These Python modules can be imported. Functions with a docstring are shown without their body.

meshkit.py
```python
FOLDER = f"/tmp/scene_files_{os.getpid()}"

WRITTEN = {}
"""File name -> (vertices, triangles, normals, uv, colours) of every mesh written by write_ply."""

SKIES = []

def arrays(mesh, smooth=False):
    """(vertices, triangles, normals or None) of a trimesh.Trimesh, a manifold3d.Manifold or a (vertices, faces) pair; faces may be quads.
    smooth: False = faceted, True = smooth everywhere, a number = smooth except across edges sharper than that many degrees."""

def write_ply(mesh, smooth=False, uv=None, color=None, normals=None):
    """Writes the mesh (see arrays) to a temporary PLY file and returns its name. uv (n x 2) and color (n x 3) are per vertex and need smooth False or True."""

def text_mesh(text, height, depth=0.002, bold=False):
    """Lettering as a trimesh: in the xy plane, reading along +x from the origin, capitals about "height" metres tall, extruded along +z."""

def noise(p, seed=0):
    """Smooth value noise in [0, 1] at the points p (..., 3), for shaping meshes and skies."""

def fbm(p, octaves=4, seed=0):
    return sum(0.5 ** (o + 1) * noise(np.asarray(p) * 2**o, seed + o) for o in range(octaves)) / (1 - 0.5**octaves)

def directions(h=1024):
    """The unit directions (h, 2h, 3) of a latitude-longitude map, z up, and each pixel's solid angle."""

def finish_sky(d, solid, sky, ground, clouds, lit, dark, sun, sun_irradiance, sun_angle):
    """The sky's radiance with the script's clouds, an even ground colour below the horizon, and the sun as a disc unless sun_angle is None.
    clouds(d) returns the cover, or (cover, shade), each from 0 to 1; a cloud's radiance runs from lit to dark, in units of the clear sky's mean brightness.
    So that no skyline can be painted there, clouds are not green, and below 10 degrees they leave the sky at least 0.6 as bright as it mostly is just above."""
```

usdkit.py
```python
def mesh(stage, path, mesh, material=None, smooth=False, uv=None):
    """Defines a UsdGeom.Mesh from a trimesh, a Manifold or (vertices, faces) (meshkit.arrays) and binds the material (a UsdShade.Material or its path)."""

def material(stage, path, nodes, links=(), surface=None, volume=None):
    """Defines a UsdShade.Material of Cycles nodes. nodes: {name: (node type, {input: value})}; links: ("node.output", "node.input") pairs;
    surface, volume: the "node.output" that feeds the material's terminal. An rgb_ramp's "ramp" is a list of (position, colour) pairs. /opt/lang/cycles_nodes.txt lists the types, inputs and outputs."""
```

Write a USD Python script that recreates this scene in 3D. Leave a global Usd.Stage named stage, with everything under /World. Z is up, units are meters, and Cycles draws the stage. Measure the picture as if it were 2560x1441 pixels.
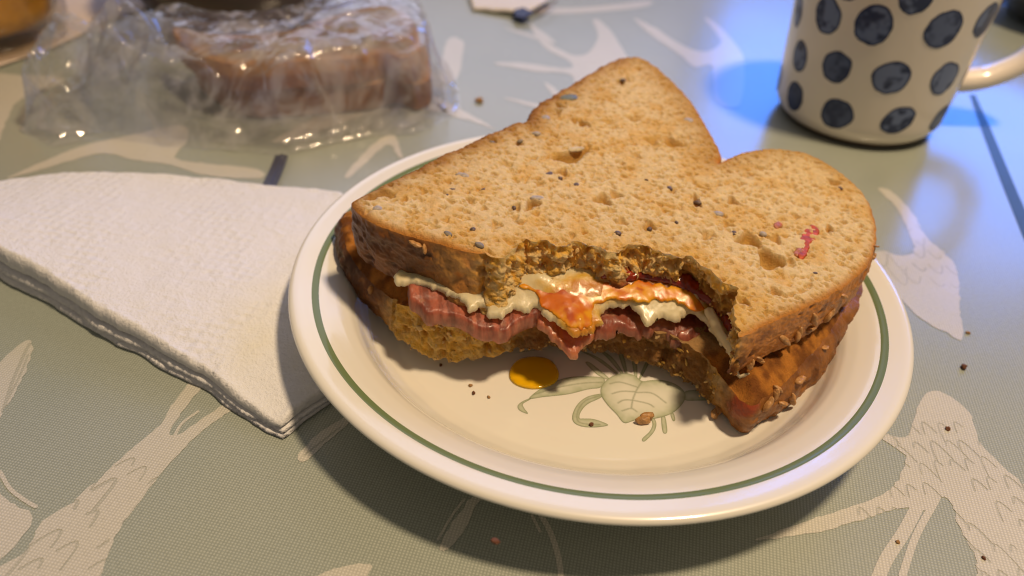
import math, random
import numpy as np, trimesh, shapely
from shapely.geometry import Polygon, LineString
from shapely.ops import unary_union
from scipy.spatial import Delaunay, cKDTree
from scipy.interpolate import RBFInterpolator, LinearNDInterpolator
from pxr import Usd, UsdGeom, UsdLux, UsdShade, Gf, Sdf, Vt
import usdkit
from meshkit import noise, fbm

stage = Usd.Stage.CreateInMemory()
UsdGeom.SetStageUpAxis(stage, UsdGeom.Tokens.z)
UsdGeom.SetStageMetersPerUnit(stage, 1.0)
UsdGeom.Xform.Define(stage, '/World')
UsdGeom.Scope.Define(stage, '/World/Looks')

# ------------------------------------------------------------------ camera
CAM = np.array([0.0, -0.18137553, 0.15153448])
RT = np.array([0.98518307, 0.16629612, 0.04195137])
UP = np.array([-0.13567597, 0.60606259, 0.78376027])
FW = np.array([-0.10491113, 0.77783915, -0.61964499])
FPX, PW, PH = 1900.0, 2560.0, 1441.0
cam = UsdGeom.Camera.Define(stage, '/World/camera')
cam.CreateHorizontalApertureAttr(36.0)
cam.CreateVerticalApertureAttr(36.0 * 576 / 1024)
cam.CreateFocalLengthAttr(36.0 * FPX / PW)
cam.CreateClippingRangeAttr(Gf.Vec2f(0.005, 50))
cam.CreateFStopAttr(10.0)
cam.CreateFocusDistanceAttr(0.186)
M = Gf.Matrix4d(*RT, 0, *UP, 0, *(-FW), 0, *CAM, 1)
cam.AddTransformOp().Set(M)
cam.CreateExposureAttr(-0.04)


def at(x, y, z=0.0):
    """the point of the place at height z seen at pixel x, y of the photograph"""
    d = (x - PW / 2) / FPX * RT - (y - PH / 2) / FPX * UP + FW
    return CAM + d * ((z - CAM[2]) / d[2])


def atp(pts, z=None):
    return np.array([at(p[0], p[1], p[2] if z is None else z) for p in pts])


def project(P):
    q = np.asarray(P) - CAM
    w = q @ FW
    return np.stack([PW / 2 + FPX * (q @ RT) / w, PH / 2 - FPX * (q @ UP) / w], -1), w


# ------------------------------------------------------------------ light
LAMP_COLOR, WINDOW_COLOR = (1.0, 0.74, 0.46), (0.045, 0.24, 1.0)
lamp = UsdLux.SphereLight.Define(stage, '/World/room_lamp')
lamp.CreateRadiusAttr(0.055)
lamp.CreateIntensityAttr(350.0)
lamp.CreateColorAttr(Gf.Vec3f(*LAMP_COLOR))
lamp.AddTranslateOp().Set(Gf.Vec3d(0.32, 0.01, 1.0))
for k, (x0, x1, z0, z1, s, col) in enumerate([(0.19, 0.50, 0.36, 0.95, 9.5, WINDOW_COLOR), (0.62, 1.15, 0.40, 0.95, 9.5, WINDOW_COLOR), (-1.25, 0.12, 0.42, 1.35, 1.8, (0.64, 0.70, 1.0))]):  # two window panes, then a broad dim bluish fill panel added, not a window
    w = UsdLux.RectLight.Define(stage, '/World/window_and_fill_light' + (f'_{k:03d}' if k else ''))
    w.CreateWidthAttr(x1 - x0)
    w.CreateHeightAttr(z1 - z0)
    w.CreateIntensityAttr(s)
    w.CreateColorAttr(Gf.Vec3f(*col))
    w.AddTranslateOp().Set(Gf.Vec3d((x0 + x1) / 2, 1.5, (z0 + z1) / 2))
    w.AddRotateXYZOp().Set(Gf.Vec3f(-90, 0, 0))   # -z turned towards -y
dome = UsdLux.DomeLight.Define(stage, '/World/room_ambience')
dm = usdkit.material(stage, '/World/Looks/ambience', {'b': ('background_shader', {'color': (0.86, 0.72, 0.60), 'strength': 0.19})}, surface='b.background')
UsdShade.MaterialBindingAPI.Apply(dome.GetPrim()).Bind(dm)

# ------------------------------------------------------------------ helpers
_used = {}


def numbered(parent, name):
    n = _used.get((parent, name), 0)
    _used[(parent, name)] = n + 1
    return name if n == 0 else f'{name}_{n:03d}'


def tag(prim, label=None, cat=None, group=None, kind=None):
    for k, v in (('label', label), ('category', cat), ('group', group), ('kind', kind)):
        if v:
            prim.SetCustomDataByKey(k, v)
    return prim


def thing(name, label, cat, loc=(0, 0, 0), group=None):
    x = UsdGeom.Xform.Define(stage, '/World/' + numbered('/World', name))
    x.AddTranslateOp().Set(Gf.Vec3d(*map(float, loc)))
    o = tag(x.GetPrim(), label, cat, group)
    ORIGIN[str(o.GetPath())] = np.array(loc, float)
    return o


ORIGIN = {}


def obj(name, m, mat, parent=None, tint=None, smooth=True, label=None, kind=None):
    """one Mesh prim; vertices in world coordinates"""
    pp = str(parent.GetPath()) if parent is not None else '/World'
    v, f = (np.asarray(m[0], float), np.asarray(m[1], int)) if isinstance(m, (tuple, list)) else (np.asarray(m.vertices, float), np.asarray(m.faces, int))
    used = np.unique(f)
    if len(used) < len(v):
        f, v = np.searchsorted(used, f), v[used]
        tint = None if tint is None else np.asarray(tint)[used]
    root = '/'.join(pp.split('/')[:3])
    org = ORIGIN.get(root, np.zeros(3))
    path = pp + '/' + numbered(pp, name)
    if parent is None:
        org = v.mean(0) * [1, 1, 0] + [0, 0, v[:, 2].min()]
        ORIGIN[path] = org
    p = usdkit.mesh(stage, path, (v - org, f), mat, smooth=smooth)
    if parent is None:
        p.AddTranslateOp().Set(Gf.Vec3d(*map(float, org)))
    if tint is not None:
        UsdGeom.PrimvarsAPI(p).CreatePrimvar('tint', Sdf.ValueTypeNames.Color3fArray, 'vertex').Set(Vt.Vec3fArray.FromNumpy(np.asarray(tint, np.float32)))
    return tag(p.GetPrim(), label, kind=kind)


def mat(name, base=(0.5, 0.5, 0.5), rough=0.5, tint=False, spec=0.5, nscale=0, namt=0.0, bump=0.0, bscale=400, bdetail=4, sss=0.0, sssr=(1, .5, .25), coat=0.0, coatr=0.1, sheen=0.0, stretch=None, dist=0.001):
    """principled look: base colour or the tint primvar, mottled by noise, with fine relief"""
    n = {'p': ('principled_bsdf', {'base_color': base, 'roughness': rough, 'specular_ior_level': spec, 'coat_weight': coat, 'coat_roughness': coatr, 'subsurface_weight': sss, 'subsurface_radius': sssr, 'subsurface_scale': 0.002, 'sheen_weight': sheen}),
         'g': ('texture_coordinate', {})}
    l = []
    src = None
    if tint:
        n['t'] = ('attribute', {'attribute': 'tint'})
        src = 't.color'
    if namt:
        n['n'] = ('noise_texture', {'scale': nscale, 'detail': 5, 'roughness': 0.6})
        n['r'] = ('rgb_ramp', {'ramp': [(0.3, (1 - namt,) * 3), (0.7, (1 + 0.6 * namt,) * 3)]})
        n['m'] = ('mix_color', {'blend_type': 'multiply', 'fac': 1.0, 'a': base, 'use_clamp': False})
        l += [('g.object', 'n.vector'), ('n.fac', 'r.fac'), ('r.color', 'm.b')]
        if src:
            l.append((src, 'm.a'))
        src = 'm.result'
    if src:
        l.append((src, 'p.base_color'))
    if bump:
        n['bn'] = ('noise_texture', {'scale': bscale, 'detail': bdetail, 'roughness': 0.6})
        n['b'] = ('bump', {'strength': bump, 'distance': dist})
        if stretch:
            n['st'] = ('mapping', {'scale': stretch})
            l += [('g.object', 'st.vector'), ('st.vector', 'bn.vector')]
        else:
            l.append(('g.object', 'bn.vector'))
        l += [('bn.fac', 'b.height'), ('b.normal', 'p.normal')]
    return usdkit.material(stage, '/World/Looks/' + name, n, l, surface='p.BSDF')


def closed(pts, step, smooth=True):
    """closed outline (n x k) resampled at about step; smooth = Catmull-Rom"""
    P = np.asarray(pts, float)
    if smooth:
        a, b, c_, d = (np.roll(P, k, 0) for k in (1, 0, -1, -2))
        t = np.linspace(0, 1, 24, endpoint=False)[:, None, None]
        Q = 0.5 * (2 * b + (c_ - a) * t + (2 * a - 5 * b + 4 * c_ - d) * t ** 2 + (3 * b - a - 3 * c_ + d) * t ** 3)
        P = Q.transpose(1, 0, 2).reshape(-1, P.shape[1])
    return resample(np.vstack([P, P[:1]]), step)[:-1]


def resample(P, step):
    s = np.concatenate([[0], np.cumsum(np.linalg.norm(np.diff(P[:, :2], axis=0), axis=1))])
    n = max(4, int(round(s[-1] / step)))
    u = np.linspace(0, s[-1], n + 1)
    return np.stack([np.interp(u, s, P[:, k]) for k in range(P.shape[1])], 1)


def open_curve(pts, step):
    P = np.asarray(pts, float)
    E = np.vstack([2 * P[0] - P[1], P, 2 * P[-1] - P[-2]])
    t = np.linspace(0, 1, 16, endpoint=False)[:, None, None]
    a, b, c_, d = E[:-3], E[1:-2], E[2:-1], E[3:]
    Q = 0.5 * (2 * b + (c_ - a) * t + (2 * a - 5 * b + 4 * c_ - d) * t ** 2 + (3 * b - a - 3 * c_ + d) * t ** 3)
    return resample(np.vstack([Q.transpose(1, 0, 2).reshape(-1, P.shape[1]), P[-1:]]), step)


def fill(B, step, seed=0, margin=0.6):
    """triangulates the closed outline B (n x 2): points (the outline first) and faces, facing up"""
    poly = Polygon(B[:, :2])
    if not poly.is_valid:
        poly = poly.buffer(0)
    x0, y0, x1, y1 = poly.bounds
    rng = np.random.default_rng(seed)
    gx, gy = np.meshgrid(np.arange(x0, x1, step), np.arange(y0, y1, step * 0.866))
    gx = gx + (np.arange(gx.shape[0]) % 2)[:, None] * step / 2
    g = np.stack([gx.ravel(), gy.ravel()], 1) + rng.uniform(-.18, .18, (gx.size, 2)) * step
    g = g[shapely.contains_xy(poly, g[:, 0], g[:, 1])]
    if len(g):
        g = g[cKDTree(B[:, :2]).query(g)[0] > margin * step]
    P = np.vstack([B[:, :2], g])
    t = Delaunay(P).simplices
    c_ = P[t].mean(1)
    t = t[shapely.contains_xy(poly, c_[:, 0], c_[:, 1])]
    a, b, c2 = P[t[:, 0]], P[t[:, 1]], P[t[:, 2]]
    cr = (b[:, 0] - a[:, 0]) * (c2[:, 1] - a[:, 1]) - (b[:, 1] - a[:, 1]) * (c2[:, 0] - a[:, 0])
    t[cr < 0] = t[cr < 0][:, ::-1]
    return P, t[np.abs(cr) > 1e-14]


def ccw(B):
    x, y = B[:, 0], B[:, 1]
    return B if np.sum(x * np.roll(y, -1) - np.roll(x, -1) * y) > 0 else B[::-1]


def sheet(pts, T, step, er=None, inner=(), amp=0.0, nsc=200, seed=0, jag=0.0, jsc=600, smooth=True, rough=0.0):
    """a soft slab: outline points with heights, thickness T rounded off over er at its rim; returns (verts, faces, info)"""
    B = ccw(closed(pts, step, smooth))
    if jag:
        nx = np.roll(B[:, :2], -1, 0) - np.roll(B[:, :2], 1, 0)
        nx = np.stack([nx[:, 1], -nx[:, 0]], 1) / np.linalg.norm(nx, axis=1, keepdims=True)
        k = fbm(np.c_[B[:, :2] * jsc, np.full(len(B), seed * 7.3)], 3, seed) - 0.5
        B = B.copy()
        B[:, :2] += nx * (k * 2 * jag)[:, None]
        if not Polygon(B[:, :2]).is_valid:
            g = Polygon(B[:, :2]).buffer(0)
            g = max(getattr(g, 'geoms', [g]), key=lambda q: q.area)
            xy = np.array(g.exterior.coords)[:-1]
            B = np.c_[xy, B[cKDTree(B[:, :2]).query(xy)[1], 2]]
            B = ccw(B)
    P, t = fill(B, step, seed)
    C = np.asarray(pts, float)
    ctl = np.vstack([C] + [np.asarray(inner, float).reshape(-1, 3)])
    z = RBFInterpolator(ctl[:, :2] * 100, ctl[:, 2], kernel='linear', smoothing=1e-6)(P * 100)
    d = cKDTree(B[:, :2]).query(P)[0]
    d[:len(B)] = 0
    er = er or T / 2
    h = T * np.sqrt(np.clip(1 - (1 - np.clip(d / er, 0, 1)) ** 2, 0, 1))
    if amp:
        z = z + (fbm(np.c_[P * nsc, np.full(len(P), seed * 3.1)], 3, seed + 5) - 0.5) * 2 * amp
    up = np.zeros(len(P))
    if rough:
        up = (fbm(np.c_[P * nsc * 4, np.full(len(P), seed * 1.7)], 3, seed + 9) - 0.5) * 2 * rough * np.clip(d / er, 0, 1)
    nb = len(B)
    top = np.c_[P, z + h / 2 + up]
    bot = np.c_[P[nb:], (z - h / 2)[nb:]]
    idx = np.arange(len(P))
    idx[nb:] += len(P) - nb
    f = np.vstack([t, idx[t][:, ::-1]])
    return np.vstack([top, bot]), f, dict(n=len(P), d=np.r_[d, d[nb:]], side=np.r_[np.ones(len(P)), np.zeros(len(P) - nb)])


def revolve(profile, n=160, center=(0, 0)):
    p = np.asarray(profile, float)
    a = np.linspace(0, 2 * np.pi, n, endpoint=False)
    v = np.stack([np.outer(np.cos(a), p[:, 0]) + center[0], np.outer(np.sin(a), p[:, 0]) + center[1], np.tile(p[:, 1], (n, 1))], -1).reshape(-1, 3)
    k = len(p)
    i, j = np.meshgrid(np.arange(n), np.arange(k - 1), indexing='ij')
    a0, a1 = (i * k + j).ravel(), (((i + 1) % n) * k + j).ravel()
    f = np.vstack([np.stack([a0, a1, a1 + 1], 1), np.stack([a0, a1 + 1, a0 + 1], 1)])
    return v, f


def tube(path, radii, n=12, flat=1.0):
    P = np.asarray(path, float)
    T = np.gradient(P, axis=0)
    T /= np.linalg.norm(T, axis=1, keepdims=True)
    ref = np.array([0.0, 0, 1]) if abs(T[0, 2]) < 0.9 else np.array([1.0, 0, 0])
    v = []
    for p, t, r in zip(P, T, np.broadcast_to(radii, len(P))):
        s = np.cross(t, ref)
        s /= np.linalg.norm(s)
        u = np.cross(s, t)
        a = np.linspace(0, 2 * np.pi, n, endpoint=False)[:, None]
        v.append(p + r * (np.cos(a) * s * flat + np.sin(a) * u))
    v = np.vstack(v + [P[:1], P[-1:]])
    k = len(P)
    f = []
    for i in range(k - 1):
        for j in range(n):
            a0, a1 = i * n + j, i * n + (j + 1) % n
            f += [[a0, a1, a1 + n], [a0, a1 + n, a0 + n]]
    for j in range(n):
        f += [[k * n, (j + 1) % n, j], [k * n + 1, (k - 1) * n + j, (k - 1) * n + (j + 1) % n]]
    return v, np.array(f)[:, ::-1]


def blob(p, size, seed, rough=0.35, sub=2, rot=None, yaw=0.0, nrm=(0, 0, 1)):
    """a small irregular lump: ellipsoid size (3 radii) roughened; long axis turned by yaw about nrm"""
    s = trimesh.creation.icosphere(sub)
    v = np.array(s.vertices)
    v = v * (1 + rough * (2 * fbm(v * 1.3 + seed * 5.17, 3, seed) - 1))[:, None] * np.asarray(size)
    n = np.asarray(nrm, float) / np.linalg.norm(nrm)
    t = np.cross([0, 1, 0], n) if abs(n[1]) < 0.9 else np.cross([1, 0, 0], n)
    t /= np.linalg.norm(t)
    b = np.cross(n, t)
    t, b = math.cos(yaw) * t + math.sin(yaw) * b, -math.sin(yaw) * t + math.cos(yaw) * b
    return v @ np.stack([t, b, n]) + np.asarray(p), np.array(s.faces)


def join(ms):
    vs, fs, o = [], [], 0
    for v, f in ms:
        vs.append(v)
        fs.append(np.asarray(f) + o)
        o += len(v)
    return np.vstack(vs), np.vstack(fs)


def lerp(a, b, t):
    t = np.clip(np.asarray(t), 0, 1)[..., None]
    return np.asarray(a) * (1 - t) + np.asarray(b) * t


def sstep(a, b, x):
    t = np.clip((np.asarray(x) - a) / (b - a), 0, 1)
    return t * t * (3 - 2 * t)


# ------------------------------------------------------------------ tablecloth (the surface everything rests on)
def cloth_look(name, base, dark, light, coat=.75):
    K = 2 * math.pi / 0.00078
    n = {'g': ('texture_coordinate', {}), 'mp': ('mapping', {'rotation': (0, 0, 0.06)}), 's': ('separate_xyz', {}),
         'wob': ('noise_texture', {'scale': 60, 'detail': 2}), 'wm': ('math', {'math_type': 'multiply', 'value2': 2.2}),
         'kx': ('math', {'math_type': 'multiply_add', 'value2': K}), 'ky': ('math', {'math_type': 'multiply_add', 'value2': K * 1.12}),
         'sx': ('math', {'math_type': 'sine'}), 'sy': ('math', {'math_type': 'sine'}),
         'pr': ('math', {'math_type': 'multiply'}), 'mxx': ('math', {'math_type': 'multiply_add', 'value2': 0.17, 'value3': 0.20}),
         'mxy': ('math', {'math_type': 'multiply_add', 'value2': 0.15, 'value3': 0.20}),
         'mx': ('math', {'math_type': 'add'}),
         'sum': ('math', {'math_type': 'multiply_add', 'value2': 0.16}),
         'nz': ('noise_texture', {'scale': 900, 'detail': 2}), 'big': ('noise_texture', {'scale': 9, 'detail': 3}),
         'hs': ('math', {'math_type': 'multiply_add', 'value2': 0.22}),
         'r': ('rgb_ramp', {'ramp': [(0.05, dark), (0.45, base), (0.95, light)]}),
         'rb': ('rgb_ramp', {'ramp': [(0.3, (0.90, 0.92, 0.90)), (0.7, (1.07, 1.04, 1.0))]}),
         'mm': ('mix_color', {'blend_type': 'multiply', 'fac': 1.0, 'use_clamp': False}),
         'b': ('bump', {'strength': 0.22, 'distance': 0.0003}),
         'p': ('principled_bsdf', {'roughness': 0.5, 'specular_ior_level': 0.5, 'coat_weight': coat, 'coat_roughness': 0.13, 'coat_ior': 1.5}),
         'cb': ('bump', {'strength': 0.10, 'distance': 0.0003})}
    l = [('g.object', 'mp.vector'), ('mp.vector', 's.vector'), ('mp.vector', 'wob.vector'), ('wob.fac', 'wm.value1'), ('wm.value', 'kx.value3'), ('wm.value', 'ky.value3'),
         ('s.x', 'kx.value1'), ('s.y', 'ky.value1'), ('kx.value', 'sx.value1'), ('ky.value', 'sy.value1'), ('sx.value', 'pr.value1'), ('sy.value', 'pr.value2'),
         ('sx.value', 'mxx.value1'), ('sy.value', 'mxy.value1'), ('mxx.value', 'mx.value1'), ('mxy.value', 'mx.value2'),
         ('pr.value', 'sum.value1'), ('mx.value', 'sum.value3'), ('mp.vector', 'nz.vector'), ('nz.fac', 'hs.value1'), ('sum.value', 'hs.value3'),
         ('hs.value', 'r.fac'), ('mp.vector', 'big.vector'), ('big.fac', 'rb.fac'), ('r.color', 'mm.a'), ('rb.color', 'mm.b'), ('mm.result', 'p.base_color'),
         ('hs.value', 'b.height'), ('b.normal', 'p.normal'), ('hs.value', 'cb.height'), ('cb.normal', 'p.coat_normal')]
    return usdkit.material(stage, '/World/Looks/' + name, n, l, surface='p.BSDF')


cloth_mat = cloth_look('sage_oilcloth', (0.315, 0.352, 0.312), (0.13, 0.145, 0.12), (0.45, 0.48, 0.43))
print_mat = cloth_look('cream_print', (0.545, 0.53, 0.475), (0.29, 0.295, 0.255), (0.69, 0.665, 0.60))
ground_mat = cloth_look('pale_print', (0.43, 0.43, 0.375), (0.25, 0.255, 0.215), (0.55, 0.545, 0.48))
line_mat = cloth_look('dark_green_line', (0.045, 0.065, 0.045), (0.03, 0.04, 0.03), (0.08, 0.10, 0.07), 0.12)
cloth = thing('tablecloth', 'sage green woven oilcloth printed with cream birds, covering the whole table', 'tablecloth')
gx, gy = np.meshgrid(np.linspace(-1.1, 1.0, 60), np.linspace(-0.45, 1.15, 46))
gv = np.stack([gx.ravel(), gy.ravel(), np.full(gx.size, 0.0)], 1)
ii = (np.arange(45)[:, None] * 60 + np.arange(59)[None]).ravel()
obj('cloth', (gv, np.vstack([np.stack([ii, ii + 1, ii + 61], 1), np.stack([ii, ii + 61, ii + 60], 1)])), cloth_mat, cloth)


def flat_mesh(poly, z, step=0.004):
    ms = []
    for g in getattr(poly, 'geoms', [poly]):
        if g.is_empty or g.area < 1e-7 or g.geom_type != 'Polygon':
            continue
        v, f = trimesh.creation.triangulate_polygon(g, engine='earcut')
        f = np.asarray(f)
        a, b, c_ = v[f[:, 0]], v[f[:, 1]], v[f[:, 2]]
        cr = (b[:, 0] - a[:, 0]) * (c_[:, 1] - a[:, 1]) - (b[:, 1] - a[:, 1]) * (c_[:, 0] - a[:, 0])
        f[cr < 0] = f[cr < 0][:, ::-1]
        ms.append((np.c_[v, np.full(len(v), z)], f))
    return join(ms)


def pxpoly(pts, z=0.0, smooth=True):
    b = closed(atp([(x, y, z) for x, y in pts])[:, :2], 0.0009, smooth)
    if smooth:
        b = b + (np.stack([fbm(np.c_[b * 500, b[:, 0] * 0 + q], 2, 3) for q in (0, 9)], 1) - .5) * .0011
    g = Polygon(b)
    return g if g.is_valid else g.buffer(0)


def pxline(pts, w, z=0.0):
    return LineString(open_curve(atp([(x, y, z) for x, y in pts])[:, :2], 0.001)).buffer(w / 2)


def scales(poly, p0, p1, pitch, seed=0, w=0.0011):
    """feather scallops: rows of short arcs across the bird's body, from p0 towards p1 (pixels)"""
    a, b = at(*p0)[:2], at(*p1)[:2]
    u = (b - a) / np.linalg.norm(b - a)
    n = np.array([-u[1], u[0]])
    L = np.linalg.norm(b - a)
    rng = random.Random(seed)
    ls = []
    rows = int(L / pitch)
    for i in range(rows):
        for j in range(-7, 8):
            if rng.random() < .22:
                continue
            c_ = a + u * pitch * i + n * pitch * 0.72 * (j + 0.5 * (i % 2)) + n * rng.uniform(-.1, .1) * pitch
            t = np.linspace(-1, 1, 9)[:, None]
            arc = c_ + n * t * pitch * 0.36 + u * (1.0 * (1 - np.abs(t) ** 2.0) - 0.4) * pitch * (1 + rng.uniform(-.15, .15))
            ls.append(LineString(arc[rng.randint(0, 2):9 - rng.randint(0, 2)] + [[rng.uniform(-.04, .04) * pitch, rng.uniform(-.04, .04) * pitch] for _ in range(1)]).buffer(w / 2 * rng.uniform(0.35, .85)))
    return poly.difference(unary_union(ls))


def bird(polys, lines=(), cuts=()):
    g = unary_union(list(polys) + list(lines))
    whole = unary_union([Polygon(q.exterior) for p in polys for q in getattr(p.buffer(.0011).buffer(-.0011), 'geoms', [p.buffer(.0011).buffer(-.0011)]) if q.geom_type == 'Polygon'])
    obj('print_ground', flat_mesh(whole.buffer(-.0001), 0.00006), ground_mat, cloth, smooth=False)
    if cuts:
        g = g.difference(unary_union(list(cuts)))
    obj('printed_bird', flat_mesh(g, 0.00012), print_mat, cloth, smooth=False)


# swallow at the lower left
b1 = pxpoly([(400, 1060), (450, 985), (500, 940), (520, 950), (470, 1010), (428, 1075), (432, 1090), (470, 1075), (540, 1025), (610, 985), (600, 1010), (530, 1060), (470, 1110), (400, 1190), (330, 1280), (270, 1380), (240, 1460), (150, 1530), (-60, 1530), (-40, 1440), (60, 1380), (110, 1300), (200, 1240), (300, 1150)])
b1 = scales(b1, (60, 1441), (430, 1110), 0.0072, 1)
w1 = pxpoly([(-60, 1190), (0, 1230), (40, 1264), (84, 1290), (60, 1340), (0, 1400), (-60, 1420)])
bird([b1, w1], [pxline([(0, 1180), (25, 1222), (60, 1250), (90, 1268)], 0.0009), pxline([(395, 1178), (340, 1242), (300, 1312), (278, 1350)], 0.0008),
                pxline([(432, 1100), (455, 1060), (495, 1030)], 0.0008)])
bird([pxpoly([(-30, 960), (20, 888), (70, 852), (84, 870), (62, 940), (20, 1010), (-20, 1060)])], cuts=[pxline([(8, 1030), (30, 960), (62, 885), (74, 862)], 0.0009), pxline([(20, 1000), (50, 940), (70, 890)], 0.0006)])
# feather tips under and in front of the plate
bird([pxpoly([(1098, 1375), (1112, 1340), (1150, 1280), (1200, 1225), (1225, 1215), (1190, 1270), (1160, 1330), (1120, 1370)])], [pxline([(1095, 1350), (1130, 1290), (1160, 1250)], 0.0006)])
bird([pxline([(1350, 1285), (1375, 1330), (1395, 1390), (1405, 1460)], 0.0013)], [pxline([(1330, 1290), (1350, 1330)], 0.0007)])
bird([pxpoly([(742, 1150), (770, 1110), (830, 1062), (880, 1040), (870, 1062), (820, 1105), (770, 1148)])], cuts=[pxline([(760, 1140), (850, 1070)], 0.0005)])
bird([pxpoly([(770, 1470), (810, 1432), (870, 1416), (922, 1413), (930, 1428), (880, 1470)])])
# bird at the lower right
b2 = pxpoly([(2300, 1005), (2338, 977), (2385, 998), (2425, 1036), (2450, 1110), (2500, 1160), (2580, 1230), (2700, 1330), (2700, 1520), (2460, 1480), (2440, 1410), (2400, 1320), (2365, 1245), (2320, 1275), (2260, 1270), (2150, 1300), (2050, 1330), (1890, 1352), (1930, 1335), (2060, 1290), (2200, 1240), (2245, 1195), (2262, 1140), (2205, 1100), (2215, 1085), (2270, 1090)])
b2 = scales(b2, (2620, 1460), (2310, 1030), 0.0062, 2, 0.0008)
bird([b2], [pxline([(2300, 1255), (2260, 1330), (2215, 1400), (2190, 1460)], 0.0028), pxline([(2340, 1250), (2290, 1340), (2255, 1441)], 0.0016), pxline([(2430, 1290), (2520, 1350), (2600, 1430)], 0.0007)])
# bird right of the plate, head down
b3 = pxpoly([(2196, 474), (2225, 478), (2280, 532), (2320, 598), (2364, 634), (2394, 680), (2400, 780), (2404, 850), (2362, 830), (2318, 808), (2268, 766), (2226, 720), (2180, 690), (2170, 640), (2205, 628), (2252, 640), (2285, 630), (2275, 590), (2240, 520)])
b3 = scales(b3, (2260, 560), (2370, 760), 0.0085, 3, 0.0009)
bird([b3])
# birds at the far side of the plate
bird([pxpoly([(1258, 70), (1330, 88), (1392, 120), (1430, 138), (1462, 138), (1488, 112), (1494, 85), (1482, 52), (1498, 52), (1528, 80), (1560, 130), (1600, 200), (1560, 300), (1440, 300), (1430, 192), (1340, 180), (1236, 160), (1300, 158), (1420, 172), (1420, 152), (1360, 118), (1325, 62), (1350, 76), (1390, 108), (1330, 96)])])
bird([pxpoly([(1360, 206), (1400, 232), (1420, 260), (1400, 262)]), pxpoly([(1258, 244), (1330, 258), (1400, 280), (1330, 268)])])
bird([pxpoly([(1584, 46), (1640, 72), (1702, 112), (1760, 130), (1800, 112), (1796, 92), (1760, 44), (1790, 60), (1830, 100), (1860, 150), (1850, 260), (1790, 250), (1780, 166), (1736, 168), (1700, 138), (1630, 90)])])
bird([pxpoly([(1120, 100), (1158, 104), (1156, 140), (1148, 185), (1124, 210), (1100, 190)]), pxpoly([(1080, 240), (1120, 258), (1180, 290), (1238, 324), (1180, 304), (1110, 282)])])
bird([pxpoly([(1190, 20), (1300, 14), (1440, 20), (1620, 4), (1600, 20), (1440, 34), (1320, 34), (1250, 26)])])
# birds under the bag
bird([pxpoly([(20, 446), (100, 408), (190, 372), (270, 350), (330, 338), (400, 322), (460, 316), (470, 350), (440, 396), (520, 410), (640, 424), (650, 446), (520, 440), (420, 412), (330, 400), (250, 385), (120, 420)])])
bird([pxpoly([(862, 440), (900, 395), (945, 352), (985, 340), (1006, 392), (996, 392), (972, 362), (930, 392), (880, 440)]), pxpoly([(680, 356), (760, 310), (850, 268), (960, 246), (1060, 250), (1120, 280), (1040, 276), (940, 284), (850, 310), (760, 342)])])
bird([pxpoly([(-30, 200), (60, 190), (160, 196), (130, 220), (40, 260), (-30, 400)])])
# dark stripe running away on the right
st = pxpoly([(2424, 238), (2438, 238), (2480, 330), (2530, 450), (2590, 590), (2700, 830), (2660, 830), (2556, 590), (2500, 450), (2455, 330)], smooth=False)
obj('dark_green_stripe', flat_mesh(st, 0.00012), line_mat, cloth, smooth=False, label='dark green stripe')

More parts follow.
